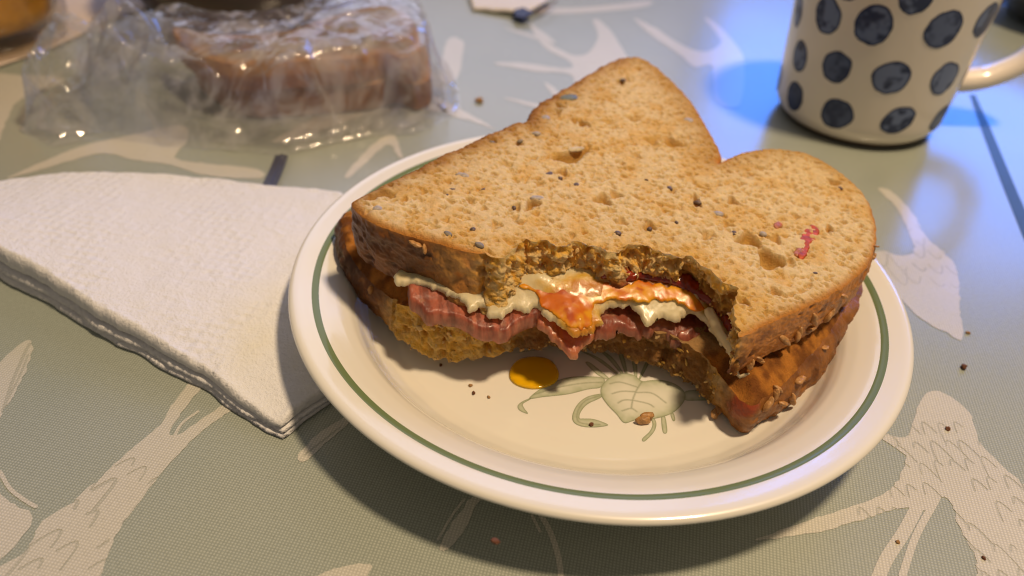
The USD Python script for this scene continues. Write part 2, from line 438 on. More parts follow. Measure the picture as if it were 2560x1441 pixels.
# ------------------------------------------------------------------ plate
def china(name, base, tint=False, rough=0.12, coat=1.0):
    n = {'p': ('principled_bsdf', {'base_color': base, 'roughness': 0.35, 'specular_ior_level': 0.5 * coat, 'coat_weight': coat, 'coat_roughness': rough, 'subsurface_weight': 0.0}),
         'g': ('texture_coordinate', {}), 'n': ('noise_texture', {'scale': 45, 'detail': 2}), 'b': ('bump', {'strength': 0.06, 'distance': 0.002})}
    l = [('g.object', 'n.vector'), ('n.fac', 'b.height'), ('b.normal', 'p.coat_normal')]
    if tint:
        n['t'] = ('attribute', {'attribute': 'tint'})
        l.append(('t.color', 'p.base_color'))
    return usdkit.material(stage, '/World/Looks/' + name, n, l, surface='p.BSDF')


china_mat = china('cream_china', (0.80, 0.77, 0.69))
green_mat = china('green_glaze', (0.150, 0.200, 0.085), coat=.35)
tint_mat = china('printed_glaze', (0.5, 0.5, 0.4), tint=True)
plate = thing('side_plate', 'round cream china plate with a thin green ring, under the sandwich', 'plate')
PROF = np.array([(0, .0055), (.030, .0055), (.055, .0056), (.0605, .0059), (.0640, .0068), (.0668, .0084), (.0686, .0106), (.0700, .0130), (.0716, .0147), (.0742, .0162), (.0780, .0178), (.0815, .0189), (.0845, .0196)])


def plate_z(r):
    return np.interp(r, PROF[:, 0], PROF[:, 1])


pr = resample(PROF, 0.0007)
lip = [(.0858, .01985), (.0867, .0197), (.0873, .0193), (.0875, .0188), (.0873, .0183), (.0866, .0178), (.0850, .0171), (.0800, .0147), (.0730, .0105), (.0680, .0060), (.0630, .0034), (.0570, .0022), (.0545, .0018), (.0538, .0006), (.0528, 0.0002), (.0516, .0006), (.0508, .0022), (.02, .0026), (0, .0026)]
pv, pf = revolve(np.vstack([pr, lip])[::-1], 200)
# faint moulded relief on the slope of the well
ang, rad = np.arctan2(pv[:, 1], pv[:, 0]), np.hypot(pv[:, 0], pv[:, 1])
topside = pv[:, 2] > plate_z(rad) - 1e-5
band = np.exp(-((rad - .0655) / .0022) ** 2) * topside
pv[:, 2] += band * 0.00022 * np.clip(np.sin(ang * 26) * np.sin(ang * 7 + 1) * 1.5, -0.2, 1)
obj('dish', (pv, pf), china_mat, plate)
rr = np.linspace(.0794, .0813, 6)
off = np.array([0.00001, .00007, .00009, .00009, .00007, .00001])
gv_, gf_ = revolve(np.c_[rr, np.interp(rr, pr[:, 0], pr[:, 1]) + off][::-1], 240)
obj('green_ring', (gv_, gf_), green_mat, plate)

ZF = 0.0056
CREAM, LEAF, LINE = np.array([.775, .755, .645]), np.array([.40, .44, .28]), np.array([.22, .25, .14])


def printed(pts, edge=0.004, mid=0.9, veins=(), dark=1.0, layer=0, grad=None):
    """a leaf printed on the glaze: green at its outline, fading to the cream of the plate within"""
    B = ccw(closed(atp([(x, y, ZF) for x, y in pts])[:, :2], 0.0003))
    P, t = fill(B, 0.0003)
    d = cKDTree(B).query(P)[0]
    a = np.exp(-d / edge) * (0.75 + 0.5 * fbm(np.c_[P * 900, P[:, 0] * 0], 2))
    base = lerp(CREAM, LEAF, np.clip(a * dark, 1 - mid, 1))
    lw = np.full(len(P), 1.0)
    for v in veins:
        q = open_curve(atp([(x, y, ZF) for x, y in v])[:, :2], 0.0002)
        lw = np.minimum(lw, cKDTree(q).query(P)[0])
    lw = np.minimum(lw, d * 0.9)
    tint = lerp(base, LINE, 0.75 * np.exp(-(lw / 0.00022) ** 2))
    r = np.hypot(P[:, 0], P[:, 1])
    obj('printed_leaf', (np.c_[P, plate_z(r) + 0.00005 + 0.00003 * layer], t), tint_mat, plate, tint)


printed([(1510, 946), (1469, 941), (1425, 943), (1384, 955), (1347, 975), (1323, 997), (1359, 993), (1420, 986), (1469, 974), (1503, 968)], 0.003, 0.75, [[(1330, 988), (1400, 968), (1460, 958), (1505, 956)]], layer=0)
printed([(1325, 996), (1306, 1004), (1294, 1015), (1299, 1027), (1320, 1035), (1310, 1020), (1308, 1010), (1326, 999)], 0.002, 0.6)
printed([(1503, 985), (1469, 992), (1444, 1011), (1431, 1038), (1435, 1057), (1456, 1067), (1488, 1069), (1520, 1064), (1505, 1055), (1481, 1048), (1458, 1047), (1449, 1046), (1452, 1031), (1469, 1011), (1503, 994)], 0.0025, 0.8, [[(1500, 990), (1465, 1002), (1446, 1025), (1443, 1050), (1460, 1060), (1500, 1062)]], layer=1)
printed([(1636, 1047), (1641, 1062), (1634, 1082), (1612, 1104), (1605, 1098), (1624, 1079), (1631, 1062), (1628, 1047)], 0.002, 0.6)
printed([(1653, 1043), (1657, 1081), (1668, 1080), (1663, 1043)], 0.0015, 0.6)
printed([(1676, 1036), (1682, 1053), (1688, 1050), (1684, 1034)], 0.0012, 0.6)
printed([(1712, 980), (1745, 975), (1795, 976), (1795, 998), (1745, 1002), (1712, 1000)], 0.002, 0.7)
printed([(1522, 945), (1500, 926), (1474, 906), (1464, 908), (1490, 934), (1514, 948)], 0.002, 0.7)
for (x0, y0, x1, y1, w) in [(1545, 936, 1440, 872, 7), (1556, 934, 1490, 868, 7), (1566, 934, 1540, 862, 6), (1590, 944, 1580, 862, 6), (1600, 946, 1640, 880, 5), (1300, 880, 1440, 882, 6)]:
    m = ((x0 + x1) / 2, (y0 + y1) / 2 - 8)
    printed([(x0 - w / 2, y0), (m[0] - w, m[1]), (x1, y1), (m[0] + w, m[1]), (x0 + w / 2, y0)], 0.002, 0.6)
printed([(1605, 953), (1585, 938), (1554, 934), (1525, 944), (1504, 966), (1503, 988), (1518, 1012), (1541, 1036), (1561, 1058), (1590, 1051), (1639, 1047), (1682, 1033), (1709, 1006), (1712, 983), (1692, 963), (1660, 952), (1629, 951)], 0.0024, 0.97,
        [[(1606, 953), (1592, 975), (1582, 1000), (1578, 1022)], [(1525, 960), (1550, 956), (1592, 968)], [(1530, 985), (1555, 979), (1588, 980)], [(1545, 1008), (1560, 1001), (1584, 1002), (1620, 1010), (1634, 1018)], [(1590, 982), (1630, 984), (1665, 1008)], [(1555, 1028), (1578, 1022), (1592, 1030)]], layer=2)

# ------------------------------------------------------------------ sandwich
sandwich = thing('sandwich', 'half eaten seeded bread sandwich with fried egg and bacon, a bite out of its front', 'sandwich', (0, 0, .006))
crumb_mat = mat('bread_crumb', rough=0.85, tint=True, spec=0.25, nscale=700, namt=0.16, bump=0.8, bscale=2100, bdetail=5, sss=0.15, dist=0.0006)
crust_mat = mat('bread_crust', rough=0.42, tint=True, spec=0.5, nscale=420, namt=0.28, bump=0.5, bscale=900, bdetail=6, dist=0.0006)
seed_mat = mat('seed_coat', rough=0.4, tint=True, nscale=900, namt=0.3, bump=0.3, bscale=1500)
grain_mat = mat('cut_oat_grain', base=(0.50, 0.26, 0.09), rough=0.42, nscale=500, namt=0.5, bump=0.3, bscale=900)

CR_DARK, CR_MID, CR_GOLD, CR_TAN = (np.array(q) for q in ([.10, .032, .008], [.26, .085, .013], [.54, .205, .030], [.62, .33, .08]))
CRUMB, OCHRE, TOAST = (np.array(q) for q in ([.69, .515, .275], [.66, .36, .06], [.44, .24, .065]))
KET = np.array([.20, .018, .004])


def plane3(p):
    p = np.asarray(p, float)
    s = np.linalg.solve(np.c_[np.ones(3), p[:, :2]], p[:, 2])
    return lambda x, y: s[0] + s[1] * np.asarray(x) + s[2] * np.asarray(y)


def on_plane(pts, fn):
    out = []
    for x, y in pts:
        z = 0.03
        for _ in range(8):
            q = at(x, y, z)
            z = float(fn(q[0], q[1]))
        out.append(at(x, y, z))
    return np.array(out)


ztop = plane3([(-.066, -.017, .0450), (.034, -.050, .0360), (0, .10, .0440)])
zbot_ = plane3([(-.075, -.005, .0135), (.042, -.044, .0066), (.0785, .009, .0095)])


def zbot(x, y):
    return np.maximum(zbot_(x, y), plate_z(np.hypot(x, y)) + .0003)


def bread(B, isbite, top, thick, step, seed, pores, tints, under=0.0, bite_amp=.0022, bulge=.0010, rows=26, lean=None, sh=.0013, shw=.0022, tn=1.0):
    """B: outline (ccw), isbite: flag per outline point; returns crumb and crust meshes with tints"""
    n = len(B)
    tan = np.roll(B, -1, 0) - np.roll(B, 1, 0)
    nrm = np.stack([tan[:, 1], -tan[:, 0]], 1)
    nrm /= np.linalg.norm(nrm, axis=1, keepdims=True)
    for _ in range(6):
        nrm = (np.roll(nrm, 1, 0) + nrm + np.roll(nrm, -1, 0))
        nrm /= np.linalg.norm(nrm, axis=1, keepdims=True)
    bw = isbite.astype(float)
    for _ in range(130):
        bw = (np.roll(bw, 1) + 2 * bw + np.roll(bw, -1)) / 4
    P, t = fill(B, step, seed)
    # walls
    s = np.arange(n) * np.linalg.norm(B[1] - B[0])
    V = np.linspace(0, 1, rows)
    th = thick(B[:, 0], B[:, 1])
    drop = sh * (1 - bw)
    zt = top(B[:, 0], B[:, 1]) - drop
    th = th - drop
    base = np.stack([np.repeat(B[:, 0][:, None], rows, 1), np.repeat(B[:, 1][:, None], rows, 1), zt[:, None] - th[:, None] * V[None]], -1)
    cr = bulge * np.sin(np.pi * V ** 0.8)[None] + np.where(base[..., 0] > .025, .0005, .0011) * (fbm(base * 300, 4, seed) - .5) * 2 * np.minimum(1, V * 5)[None] + .00018 * (fbm(base * 1500, 2, seed + 1) - .5) * 2
    pit = np.zeros_like(cr)
    rng = np.random.default_rng(seed + 70)
    ci = np.flatnonzero(~isbite)
    for k in range(90):
        c_ = base[rng.choice(ci), rng.integers(3, rows)]
        r = rng.uniform(.0007, .0022)
        q = np.linalg.norm((base - c_) * [1, 1, 1.4], axis=-1) / r
        pit = np.maximum(pit, np.where(q < 1, r * .45 * (1 - q ** 2), 0))
    cr = cr - pit
    if lean is not None:
        cr = cr + lean(base, V)
    bt = (under(base) if callable(under) else under) * V[None] ** 1.5 + (bite_amp * (fbm(base * np.array([330, 330, 260]), 4, seed + 2) - .5) * 2 + .0009 * (fbm(base * 900, 3, seed + 3) - .5) * 2 + .0007 * (fbm(base * 2300, 2, seed + 6) - .5) * 2) * np.minimum(1, V * 4)[None]
    rng = np.random.default_rng(seed)
    bi = np.flatnonzero(isbite)
    for k in range(int(len(bi) * 1.6)):            # torn air cells in the bite wall
        c_ = base[rng.choice(bi), rng.integers(1, rows)]
        r = rng.uniform(.0004, .0022) * rng.uniform(.35, 1) ** 1.3
        q = np.linalg.norm(base - c_, axis=-1) / r
        bt = bt - np.where(q < 1, r * 0.75 * (1 - q ** 2), 0)
    o = cr * (1 - bw[:, None]) + bt * bw[:, None]
    o[:, 0] *= 0
    W = base.copy()
    W[..., :2] += nrm[:, None, :] * o[..., None]
    zend = W[:, -1, 2]
    # top face
    z = top(P[:, 0], P[:, 1])
    tc = cKDTree(B[~isbite])
    d = tc.query(P)[0]
    dB = cKDTree(B).query(P)[0]
    db = cKDTree(B[isbite]).query(P)[0] if isbite.any() else np.full(len(P), 1.0)
    live = np.clip(dB / .0012, 0, 1)
    z = z - sh * np.clip(1 - d / shw, 0, 1) ** 2
    z[:n] = zt
    z = z + tn * live * (.00045 * (fbm(np.c_[P * 120, P[:, 0] * 0], 3, seed) - .5) * 2 + .00028 * (fbm(np.c_[P * 900, P[:, 0] * 0], 3, seed + 4) - .5) * 2)
    z = z - .0016 * np.exp(-db / .004) * fbm(np.c_[P * 300, P[:, 0] * 0], 2, seed + 8) * live
    hole = np.zeros(len(P))
    tr = cKDTree(P)
    for (cx, cy, rx, ry, an, dep) in pores:
        idx = np.array(tr.query_ball_point((cx, cy), max(rx, ry) * 1.25), int)
        if not len(idx):
            continue
        dx, dy = P[idx, 0] - cx, P[idx, 1] - cy
        u, v = (dx * math.cos(an) + dy * math.sin(an)) / rx, (-dx * math.sin(an) + dy * math.cos(an)) / ry
        q = np.sqrt(u * u + v * v) * (1 + .25 * np.sin(3 * np.arctan2(v, u) + cx * 9e4))
        hole[idx] = np.maximum(hole[idx], dep * np.clip(1 - q ** 2.6, 0, 1))
    z = z - hole * live
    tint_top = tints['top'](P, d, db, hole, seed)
    crumb_v, crumb_f, crumb_t = [np.c_[P, z]], [t], [tint_top]
    crust = []
    off = len(P)
    nxt = (np.arange(n) + 1) % n
    seg_b = isbite & isbite[nxt]

    def wall(mask):
        i = np.flatnonzero(mask)
        a = i[:, None] * rows + np.arange(rows - 1)[None]
        b = nxt[i][:, None] * rows + np.arange(rows - 1)[None]
        return np.vstack([np.stack([a, a + 1, b + 1], -1).reshape(-1, 3), np.stack([a, b + 1, b], -1).reshape(-1, 3)])
    Wv = W.reshape(-1, 3)
    fb, fc = wall(seg_b), wall(~seg_b)

    def compact(f):
        u, inv = np.unique(f, return_inverse=True)
        return u, inv.reshape(f.shape)
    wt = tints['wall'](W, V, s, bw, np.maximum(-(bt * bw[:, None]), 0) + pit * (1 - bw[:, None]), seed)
    Wt = wt.reshape(-1, 3)
    if len(fb):
        u, f = compact(fb)
        crumb_v.append(Wv[u]); crumb_f.append(f + off); crumb_t.append(Wt[u]); off += len(u)
    Lw = W[:, -1, :]
    P2, t2 = fill(Lw[:, :2], .003, seed + 1)
    z2 = np.r_[Lw[:, 2], top(P2[n:, 0], P2[n:, 1]) - thick(P2[n:, 0], P2[n:, 1])]
    crumb_v.append(np.c_[P2, z2]); crumb_f.append(t2[:, ::-1] + off); crumb_t.append(np.tile(CRUMB * .8, (len(P2), 1)))
    u, f = compact(fc)
    return (np.vstack(crumb_v), np.vstack(crumb_f)), np.vstack(crumb_t), (Wv[u], f), Wt[u], dict(W=W, nrm=nrm, isb=isbite, P=P, z=z)


# ---- top slice
crust_px = [(1190, 626), (1100, 602), (1000, 574), (930, 548), (893, 522), (878, 503), (884, 492), (930, 470), (985, 442), (1050, 410), (1120, 376), (1200, 340), (1286, 303), (1312, 300), (1324, 282), (1350, 252), (1400, 222), (1470, 182), (1530, 148), (1565, 138), (1600, 141), (1640, 162), (1690, 205), (1735, 255), (1765, 305), (1790, 350), (1806, 386), (1797, 402), (1830, 386), (1880, 371), (1950, 367), (2020, 379), (2080, 408), (2135, 450), (2175, 500), (2193, 560), (2190, 612), (2165, 665), (2110, 710), (2040, 750), (1960, 785), (1900, 812), (1858, 836)]
bite_px = [(1846, 832), (1838, 800), (1834, 755), (1846, 722), (1806, 704), (1762, 668), (1722, 642), (1684, 640), (1640, 622), (1600, 612), (1560, 622), (1520, 632), (1480, 614), (1440, 605), (1400, 618), (1360, 602), (1322, 602), (1300, 610), (1282, 626), (1264, 640), (1240, 640), (1215, 630)]


def outline(cpts, bpts, fn, step, jag, seed):
    C = on_plane(cpts, fn)[:, :2]
    Bt = on_plane(bpts, fn)[:, :2]
    a = np.r_[np.zeros(len(C)), np.ones(len(Bt))]
    q = closed(np.c_[np.vstack([C, Bt]), a], step)
    x, y = q[:, 0], q[:, 1]
    if np.sum(x * np.roll(y, -1) - np.roll(x, -1) * y) < 0:
        q = q[::-1]
    b = q[:, 2] > .5
    tan = np.roll(q[:, :2], -1, 0) - np.roll(q[:, :2], 1, 0)
    nr = np.stack([tan[:, 1], -tan[:, 0]], 1) / np.linalg.norm(tan, axis=1, keepdims=True)
    k = (fbm(np.c_[q[:, :2] * 420, np.full(len(q), seed)], 3, seed) - .5) * 2 * jag
    k2 = (fbm(np.c_[q[:, :2] * 600, np.full(len(q), seed)], 3, seed + 1) - .5) * 2 * np.where((q[:, 1] > .0) & (q[:, 0] < .0), .0009, .0003)
    B = q[:, :2] + nr * np.where(b, k, k2)[:, None]
    return B, b


B1, bite1 = outline(crust_px, bite_px, ztop, .00036, .0016, 3)
R = lambda pts: on_plane(pts, ztop)
PXM = 9200.0      # rough pixels per metre on the top face, for pore sizes
big = [(1429, 387, 58, 15, .75, 4.2), (1683, 354, 30, 14, -.4, 2.2), (1506, 498, 22, 16, 0, 2.4), (1539, 485, 17, 11, 0, 1.6), (1331, 510, 16, 14, -.4, 2.8), (1291, 516, 12, 10, 0, 1.5), (1406, 429, 13, 12, 0, 1.9),
       (1458, 308, 14, 11, .5, 2.6), (1436, 300, 9, 9, 0, 1.6), (1518, 304, 19, 9, 0, 1.2), (1583, 296, 18, 8, 0, 1.5), (1589, 387, 13, 8, -.3, 1.2), (1629, 350, 18, 13, -.4, 1.4), (1624, 562, 17, 11, -.2, 2.0), (1554, 552, 15, 11, 0, 1.4),
       (1742, 504, 9, 20, .1, 2.6), (1833, 502, 15, 12, .2, 2.0), (1872, 598, 32, 18, .3, 3.0), (1926, 647, 34, 26, 0, 4.0), (2074, 571, 10, 11, 0, 2.2), (1977, 659, 11, 6, 0, 1.0), (1863, 748, 10, 10, .4, 2.0), (1939, 729, 16, 10, .5, 1.8),
       (1767, 590, 13, 9, .3, 1.6), (1939, 598, 13, 13, 0, 1.6), (2085, 455, 17, 10, -.3, 1.8), (1980, 465, 15, 7, 0, 1.0), (1176, 500, 11, 8, 0, 1.5), (1029, 530, 15, 7, 0, 1.0), (1113, 551, 11, 6, 0, .9), (1400, 262, 12, 8, .8, 2.6), (1397, 275, 10, 6, .9, 2.4),
       (1690, 190, 14, 8, -.6, 1.3), (1595, 172, 8, 7, 0, 1.4), (1552, 202, 14, 7, .5, 1.5), (955, 484, 34, 8, .5, 1.8), (925, 492, 16, 7, .7, 1.5), (1297, 356, 11, 7, .4, 1.6), (1232, 352, 10, 6, .4, 1.4), (1264, 410, 9, 10, 1.2, 1.1), (1820, 560, 15, 10, .5, 1.3),
       (1120, 455, 10, 7, 0, 1.1), (1060, 480, 9, 8, 0, 1.1), (1210, 520, 9, 7, 0, 1.1), (1250, 560, 8, 6, 0, 1), (1480, 540, 10, 7, 0, 1.1), (1430, 585, 9, 6, 0, 1), (1650, 470, 7, 6, 0, .9), (1700, 440, 9, 6, 0, .9), (1900, 420, 14, 6, 0, 1.1), (1860, 440, 10, 5, .2, 1), (2040, 520, 11, 7, 0, 1.2), (2120, 600, 9, 8, 0, 1.2), (2030, 640, 8, 6, 0, .9), (1990, 540, 10, 7, 0, 1.1), (2100, 660, 10, 6, .6, 1.0), (1930, 780, 10, 5, .4, .9)]
rng = np.random.default_rng(11)
pores1 = []
bp = R([(q[0], q[1]) for q in big])
for q, p in zip(big, bp):
    _, w = project(p)
    m = w / FPX
    pores1.append((p[0], p[1], q[2] * m * 1.0, q[3] * m / .62, q[4] * 1.2, q[5] * .0011))
x0, y0 = B1.min(0)
x1, y1 = B1.max(0)
for k in range(7000):
    r = rng.uniform(.00024, .00066) * (1.5 if rng.random() < .10 else 1)
    pores1.append((rng.uniform(x0, x1), rng.uniform(y0, y1), r * rng.uniform(.9, 1.9), r, rng.normal(.5, .6), r * rng.uniform(.9, 1.6)))


def top_tint(P, d, db, hole, seed):
    n1 = fbm(np.c_[P * 170, P[:, 0] * 0], 4, seed + 11)
    n2 = fbm(np.c_[P * 1100, P[:, 0] * 0], 3, seed + 12)
    base = lerp(CRUMB * 1.06, OCHRE, sstep(.42, .74, n1) * .55)
    base = base * (0.90 + .20 * n2)[:, None]
    # yolk-soaked crumb near the bite and the toasted far edge
    base = lerp(base, OCHRE, np.exp(-db / .0035) * .85)
    pxy, _ = project(np.c_[P, ztop(P[:, 0], P[:, 1])])
    far = np.exp(-d / .0058) * sstep(560, 330, pxy[:, 1]) * 1.35
    base = lerp(base, TOAST, np.clip(far * (.6 + .7 * n1), 0, 1))
    left = np.exp(-d / .0030) * .55
    base = lerp(base, TOAST * 1.2, left * n1)
    base = lerp(base, OCHRE * .72, np.clip(hole / .0006, 0, 1) ** .7 * .34 + sstep(.0009, .002, hole) * .5)  # pores tinted darker: denser crumb, with some recess shade painted in
    rim = (pxy[:, 0] < 1590) * sstep(560, 480, pxy[:, 1] + .0 * pxy[:, 0])
    edge = np.exp(-(d / (.0007 + .0046 * rim * n1)) ** 2)
    base = lerp(base, CR_GOLD, np.exp(-(d / .0016) ** 2) * .55)
    return lerp(base, lerp(CR_GOLD * 1.05, lerp(CR_MID, CR_DARK, n1), .1 + .7 * rim), edge * .8)


def wall_tint(W, V, s, bw, deep, seed):
    pxy, _ = project(W)
    n1 = fbm(W * 160, 4, seed + 21)
    n2 = fbm(W * 520, 3, seed + 22)
    x = pxy[..., 0]
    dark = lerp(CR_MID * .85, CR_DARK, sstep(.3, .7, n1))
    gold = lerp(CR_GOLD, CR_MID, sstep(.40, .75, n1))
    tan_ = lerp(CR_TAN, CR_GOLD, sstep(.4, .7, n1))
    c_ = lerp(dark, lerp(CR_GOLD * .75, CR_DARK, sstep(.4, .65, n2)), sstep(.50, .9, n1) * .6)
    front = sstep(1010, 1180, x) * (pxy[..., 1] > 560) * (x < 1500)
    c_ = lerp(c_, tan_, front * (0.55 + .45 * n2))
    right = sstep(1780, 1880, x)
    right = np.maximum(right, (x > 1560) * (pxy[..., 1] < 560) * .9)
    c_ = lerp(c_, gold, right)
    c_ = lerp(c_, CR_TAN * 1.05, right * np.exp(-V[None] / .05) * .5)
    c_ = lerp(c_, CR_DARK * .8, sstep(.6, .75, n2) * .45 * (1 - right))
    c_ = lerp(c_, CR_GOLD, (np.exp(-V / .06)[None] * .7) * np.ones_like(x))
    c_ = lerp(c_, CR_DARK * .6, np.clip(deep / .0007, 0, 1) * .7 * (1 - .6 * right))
    b = lerp(np.array([.74, .53, .235]), OCHRE * 1.25, sstep(.40, .60, n2))
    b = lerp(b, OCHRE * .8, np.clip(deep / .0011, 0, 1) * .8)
    b = lerp(b, OCHRE * .35, np.clip(deep / .003, 0, 1) * .5)  # deep torn cells darkened, their recess shade put into the colour
    k = sstep(.45, .85, V)[None] * sstep(1430, 1560, x) * sstep(1930, 1780, x)
    b = lerp(b, KET, np.clip(k * (.5 + n2), 0, 1))
    return lerp(c_, b, bw[:, None] * np.ones_like(x))


lean1 = lambda base, V: (.0034 * sstep(1040, 1150, project(base)[0][..., 0]) * (project(base)[0][..., 0] < 1400) * (1 + .8 * (fbm(base * 90, 2, 77) - .5) * 2)) * V[None] ** 1.3
thick1 = lambda x, y: np.interp(x, [-.07, -.045, -.028, -.018, .005, .035, .05, .066], [.0160, .0165, .0175, .0145, .0118, .0140, .0130, .0114])
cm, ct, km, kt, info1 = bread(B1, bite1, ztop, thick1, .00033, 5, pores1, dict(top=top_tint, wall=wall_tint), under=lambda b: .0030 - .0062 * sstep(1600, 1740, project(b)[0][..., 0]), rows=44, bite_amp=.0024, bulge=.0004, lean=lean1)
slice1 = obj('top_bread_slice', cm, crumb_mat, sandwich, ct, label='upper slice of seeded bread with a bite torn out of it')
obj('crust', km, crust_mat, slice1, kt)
print('top slice', len(cm[1]), len(km[1]))

# ---- seeds in the top slice: (px, py, half length, half width, turn, colour)
DK, GW, CRS, PUM, STR = (.115, .068, .048), (.42, .36, .31), (.62, .50, .30), (.15, .16, .09), (.22, .18, .13)
seeds = [(1132, 474, 14, 5, .1, DK), (1208, 474, 8, 4, .6, DK), (1441, 461, 10, 7, .9, DK), (1182, 572, 9, 6, .3, DK), (1544, 581, 9, 8, 1.2, DK), (1119, 583, 15, 7, -.4, STR), (1199, 611, 16, 7, -.35, STR), (1674, 470, 8, 7, .6, DK), (1616, 450, 4, 5, 1.2, DK),
         (1691, 556, 6, 5, 0, DK), (1558, 199, 9, 5, .6, DK), (1156, 437, 24, 8, -.15, GW), (1341, 494, 22, 8, .1, GW), (1440, 372, 26, 7, .5, CRS), (1421, 243, 27, 13, .5, PUM), (1364, 293, 13, 9, .7, GW), (1341, 333, 14, 6, .2, GW), (943, 521, 13, 10, 0, GW), (1795, 533, 16, 9, 0, GW),
         (1722, 300, 14, 9, -.5, GW), (1908, 584, 11, 7, -.4, GW), (2038, 683, 9, 5, .2, DK), (1834, 581, 10, 7, 1.2, DK), (1744, 505, 7, 9, 1.2, DK), (1373, 434, 13, 7, .9, DK), (1400, 445, 8, 5, .4, DK), (1118, 488, 6, 5, 0, DK), (1624, 571, 8, 5, .4, DK), (2100, 470, 10, 6, -.2, DK), (1285, 518, 6, 6, .4, DK), (1230, 355, 9, 5, .5, STR), (1300, 352, 9, 4, .5, STR)]
for k, (x, y, a, b, an, col) in enumerate(seeds):
    p = R([(x, y)])[0]
    _, w = project(p)
    m = w / FPX
    v, f = blob(p + [0, 0, -.0004 if col in (DK, STR) else -.0003], (a * m * .9, b * m / .8, .0007), k, .22, 2, yaw=an * 1.15)
    n = fbm(v * [900, 2500, 900], 3, k)
    obj('seed', (v, f), seed_mat, slice1, lerp(np.array(col) * .75, np.array(col) * 1.2, n))
# ketchup smears on the top face
ket_mat = mat('ketchup', base=(0.26, 0.022, 0.004), rough=0.12, spec=0.6, nscale=500, namt=0.5, bump=0.15, bscale=500, sss=0.15, sssr=(1, .1, .05))
kets_mat = mat('ketchup_smear', base=(0.52, 0.085, 0.02), rough=0.45, spec=0.25, nscale=500, namt=0.5, bump=0.2, bscale=700)
ketl_mat = mat('thin_ketchup', base=(0.52, 0.16, 0.045), rough=0.4, nscale=500, namt=0.4, bump=0.3, bscale=900)
for pts, mm_, T in (([(1994, 640), (1998, 606), (2010, 576), (2032, 562), (2046, 576), (2042, 598), (2026, 612), (2018, 640), (2002, 650)], kets_mat, .0005), ([(1984, 632), (1996, 620), (2008, 628), (2006, 640), (1990, 642)], ketl_mat, .0007), ([(1934, 562), (1946, 554), (1956, 562), (1948, 572), (1936, 572)], ketl_mat, .0006)):
    q = R(pts)
    v, f, _ = sheet(q, T, .0003, .0008, amp=.0003, nsc=500, jag=.0005, seed=len(pts))
    obj('ketchup_smear', (v, f), mm_, slice1)


# ---- bottom slice
def fwd(x, y):
    return zbot_(x, y)


bot_bite = [(1806, 1032), (1760, 985), (1700, 940), (1640, 912), (1560, 888), (1500, 876), (1400, 866), (1330, 866), (1290, 868), (1245, 880)]
bot_crust = [(1243, 886), (1200, 893), (1170, 894), (1100, 891), (1050, 872), (1000, 840), (960, 808), (925, 775), (885, 730), (856, 692)]
q1 = on_plane(bot_crust, fwd)[:, :2]
q2 = on_plane([(2160, 745), (2140, 800), (2080, 915), (2000, 1000), (1930, 1045), (1888, 1064), (1852, 1082)], fwd)[:, :2]
q3 = on_plane(bot_bite, fwd)[:, :2]
back = np.array([(-.078, .004), (-.058, .026), (-.034, .060), (-.014, .084), (-.002, .084), (.012, .078), (.026, .060), (.033, .046), (.040, .046), (.054, .051), (.068, .044), (.076, .030)])
Q = np.vstack([q1, back, q2, q3])
flag = np.r_[np.zeros(len(q1) + len(back) + len(q2)), np.ones(len(q3))]
flag[:6] = 1
flag[-len(q3)] = 0
qq = closed(np.c_[Q, flag], .0005)
if np.sum(qq[:, 0] * np.roll(qq[:, 1], -1) - np.roll(qq[:, 0], -1) * qq[:, 1]) < 0:
    qq = qq[::-1]
bite2 = qq[:, 2] > .5
tan = np.roll(qq[:, :2], -1, 0) - np.roll(qq[:, :2], 1, 0)
nr = np.stack([tan[:, 1], -tan[:, 0]], 1) / np.linalg.norm(tan, axis=1, keepdims=True)
B2 = qq[:, :2] + nr * ((fbm(np.c_[qq[:, :2] * 380, qq[:, 0] * 0], 3, 4) - .5) * 2 * np.where(bite2, .0016, .0006))[:, None]
LEAN = lambda x, y: np.interp(x, [-.08, -.05, -.02, .046, .060, .08], [.0022, .0015, .0005, .0, .0035, .0042]) * np.where(y > .05, 0, 1)
lw2 = (~bite2).astype(float)
for _ in range(80):
    lw2 = (np.roll(lw2, 1) + 2 * lw2 + np.roll(lw2, -1)) / 4
B2 = B2 - nr * (LEAN(B2[:, 0], B2[:, 1]) * lw2)[:, None]
lean2 = lambda base, V: LEAN(base[..., 0], base[..., 1]) * lw2[:, None] * V[None] ** .8
T2 = lambda x, y: np.interp(x, [-.08, -.04, 0, .035, .06], [.0125, .0130, .0115, .0110, .0120])
T2a = T2
T2 = lambda x, y: T2a(x, y) * (1 - sstep(.030, .044, x)) + sstep(.030, .044, x) * (ztop(x, y) - thick1(x, y) - .0009 - zbot(x, y))
ztop2 = lambda x, y: zbot(x, y) + T2(x, y)


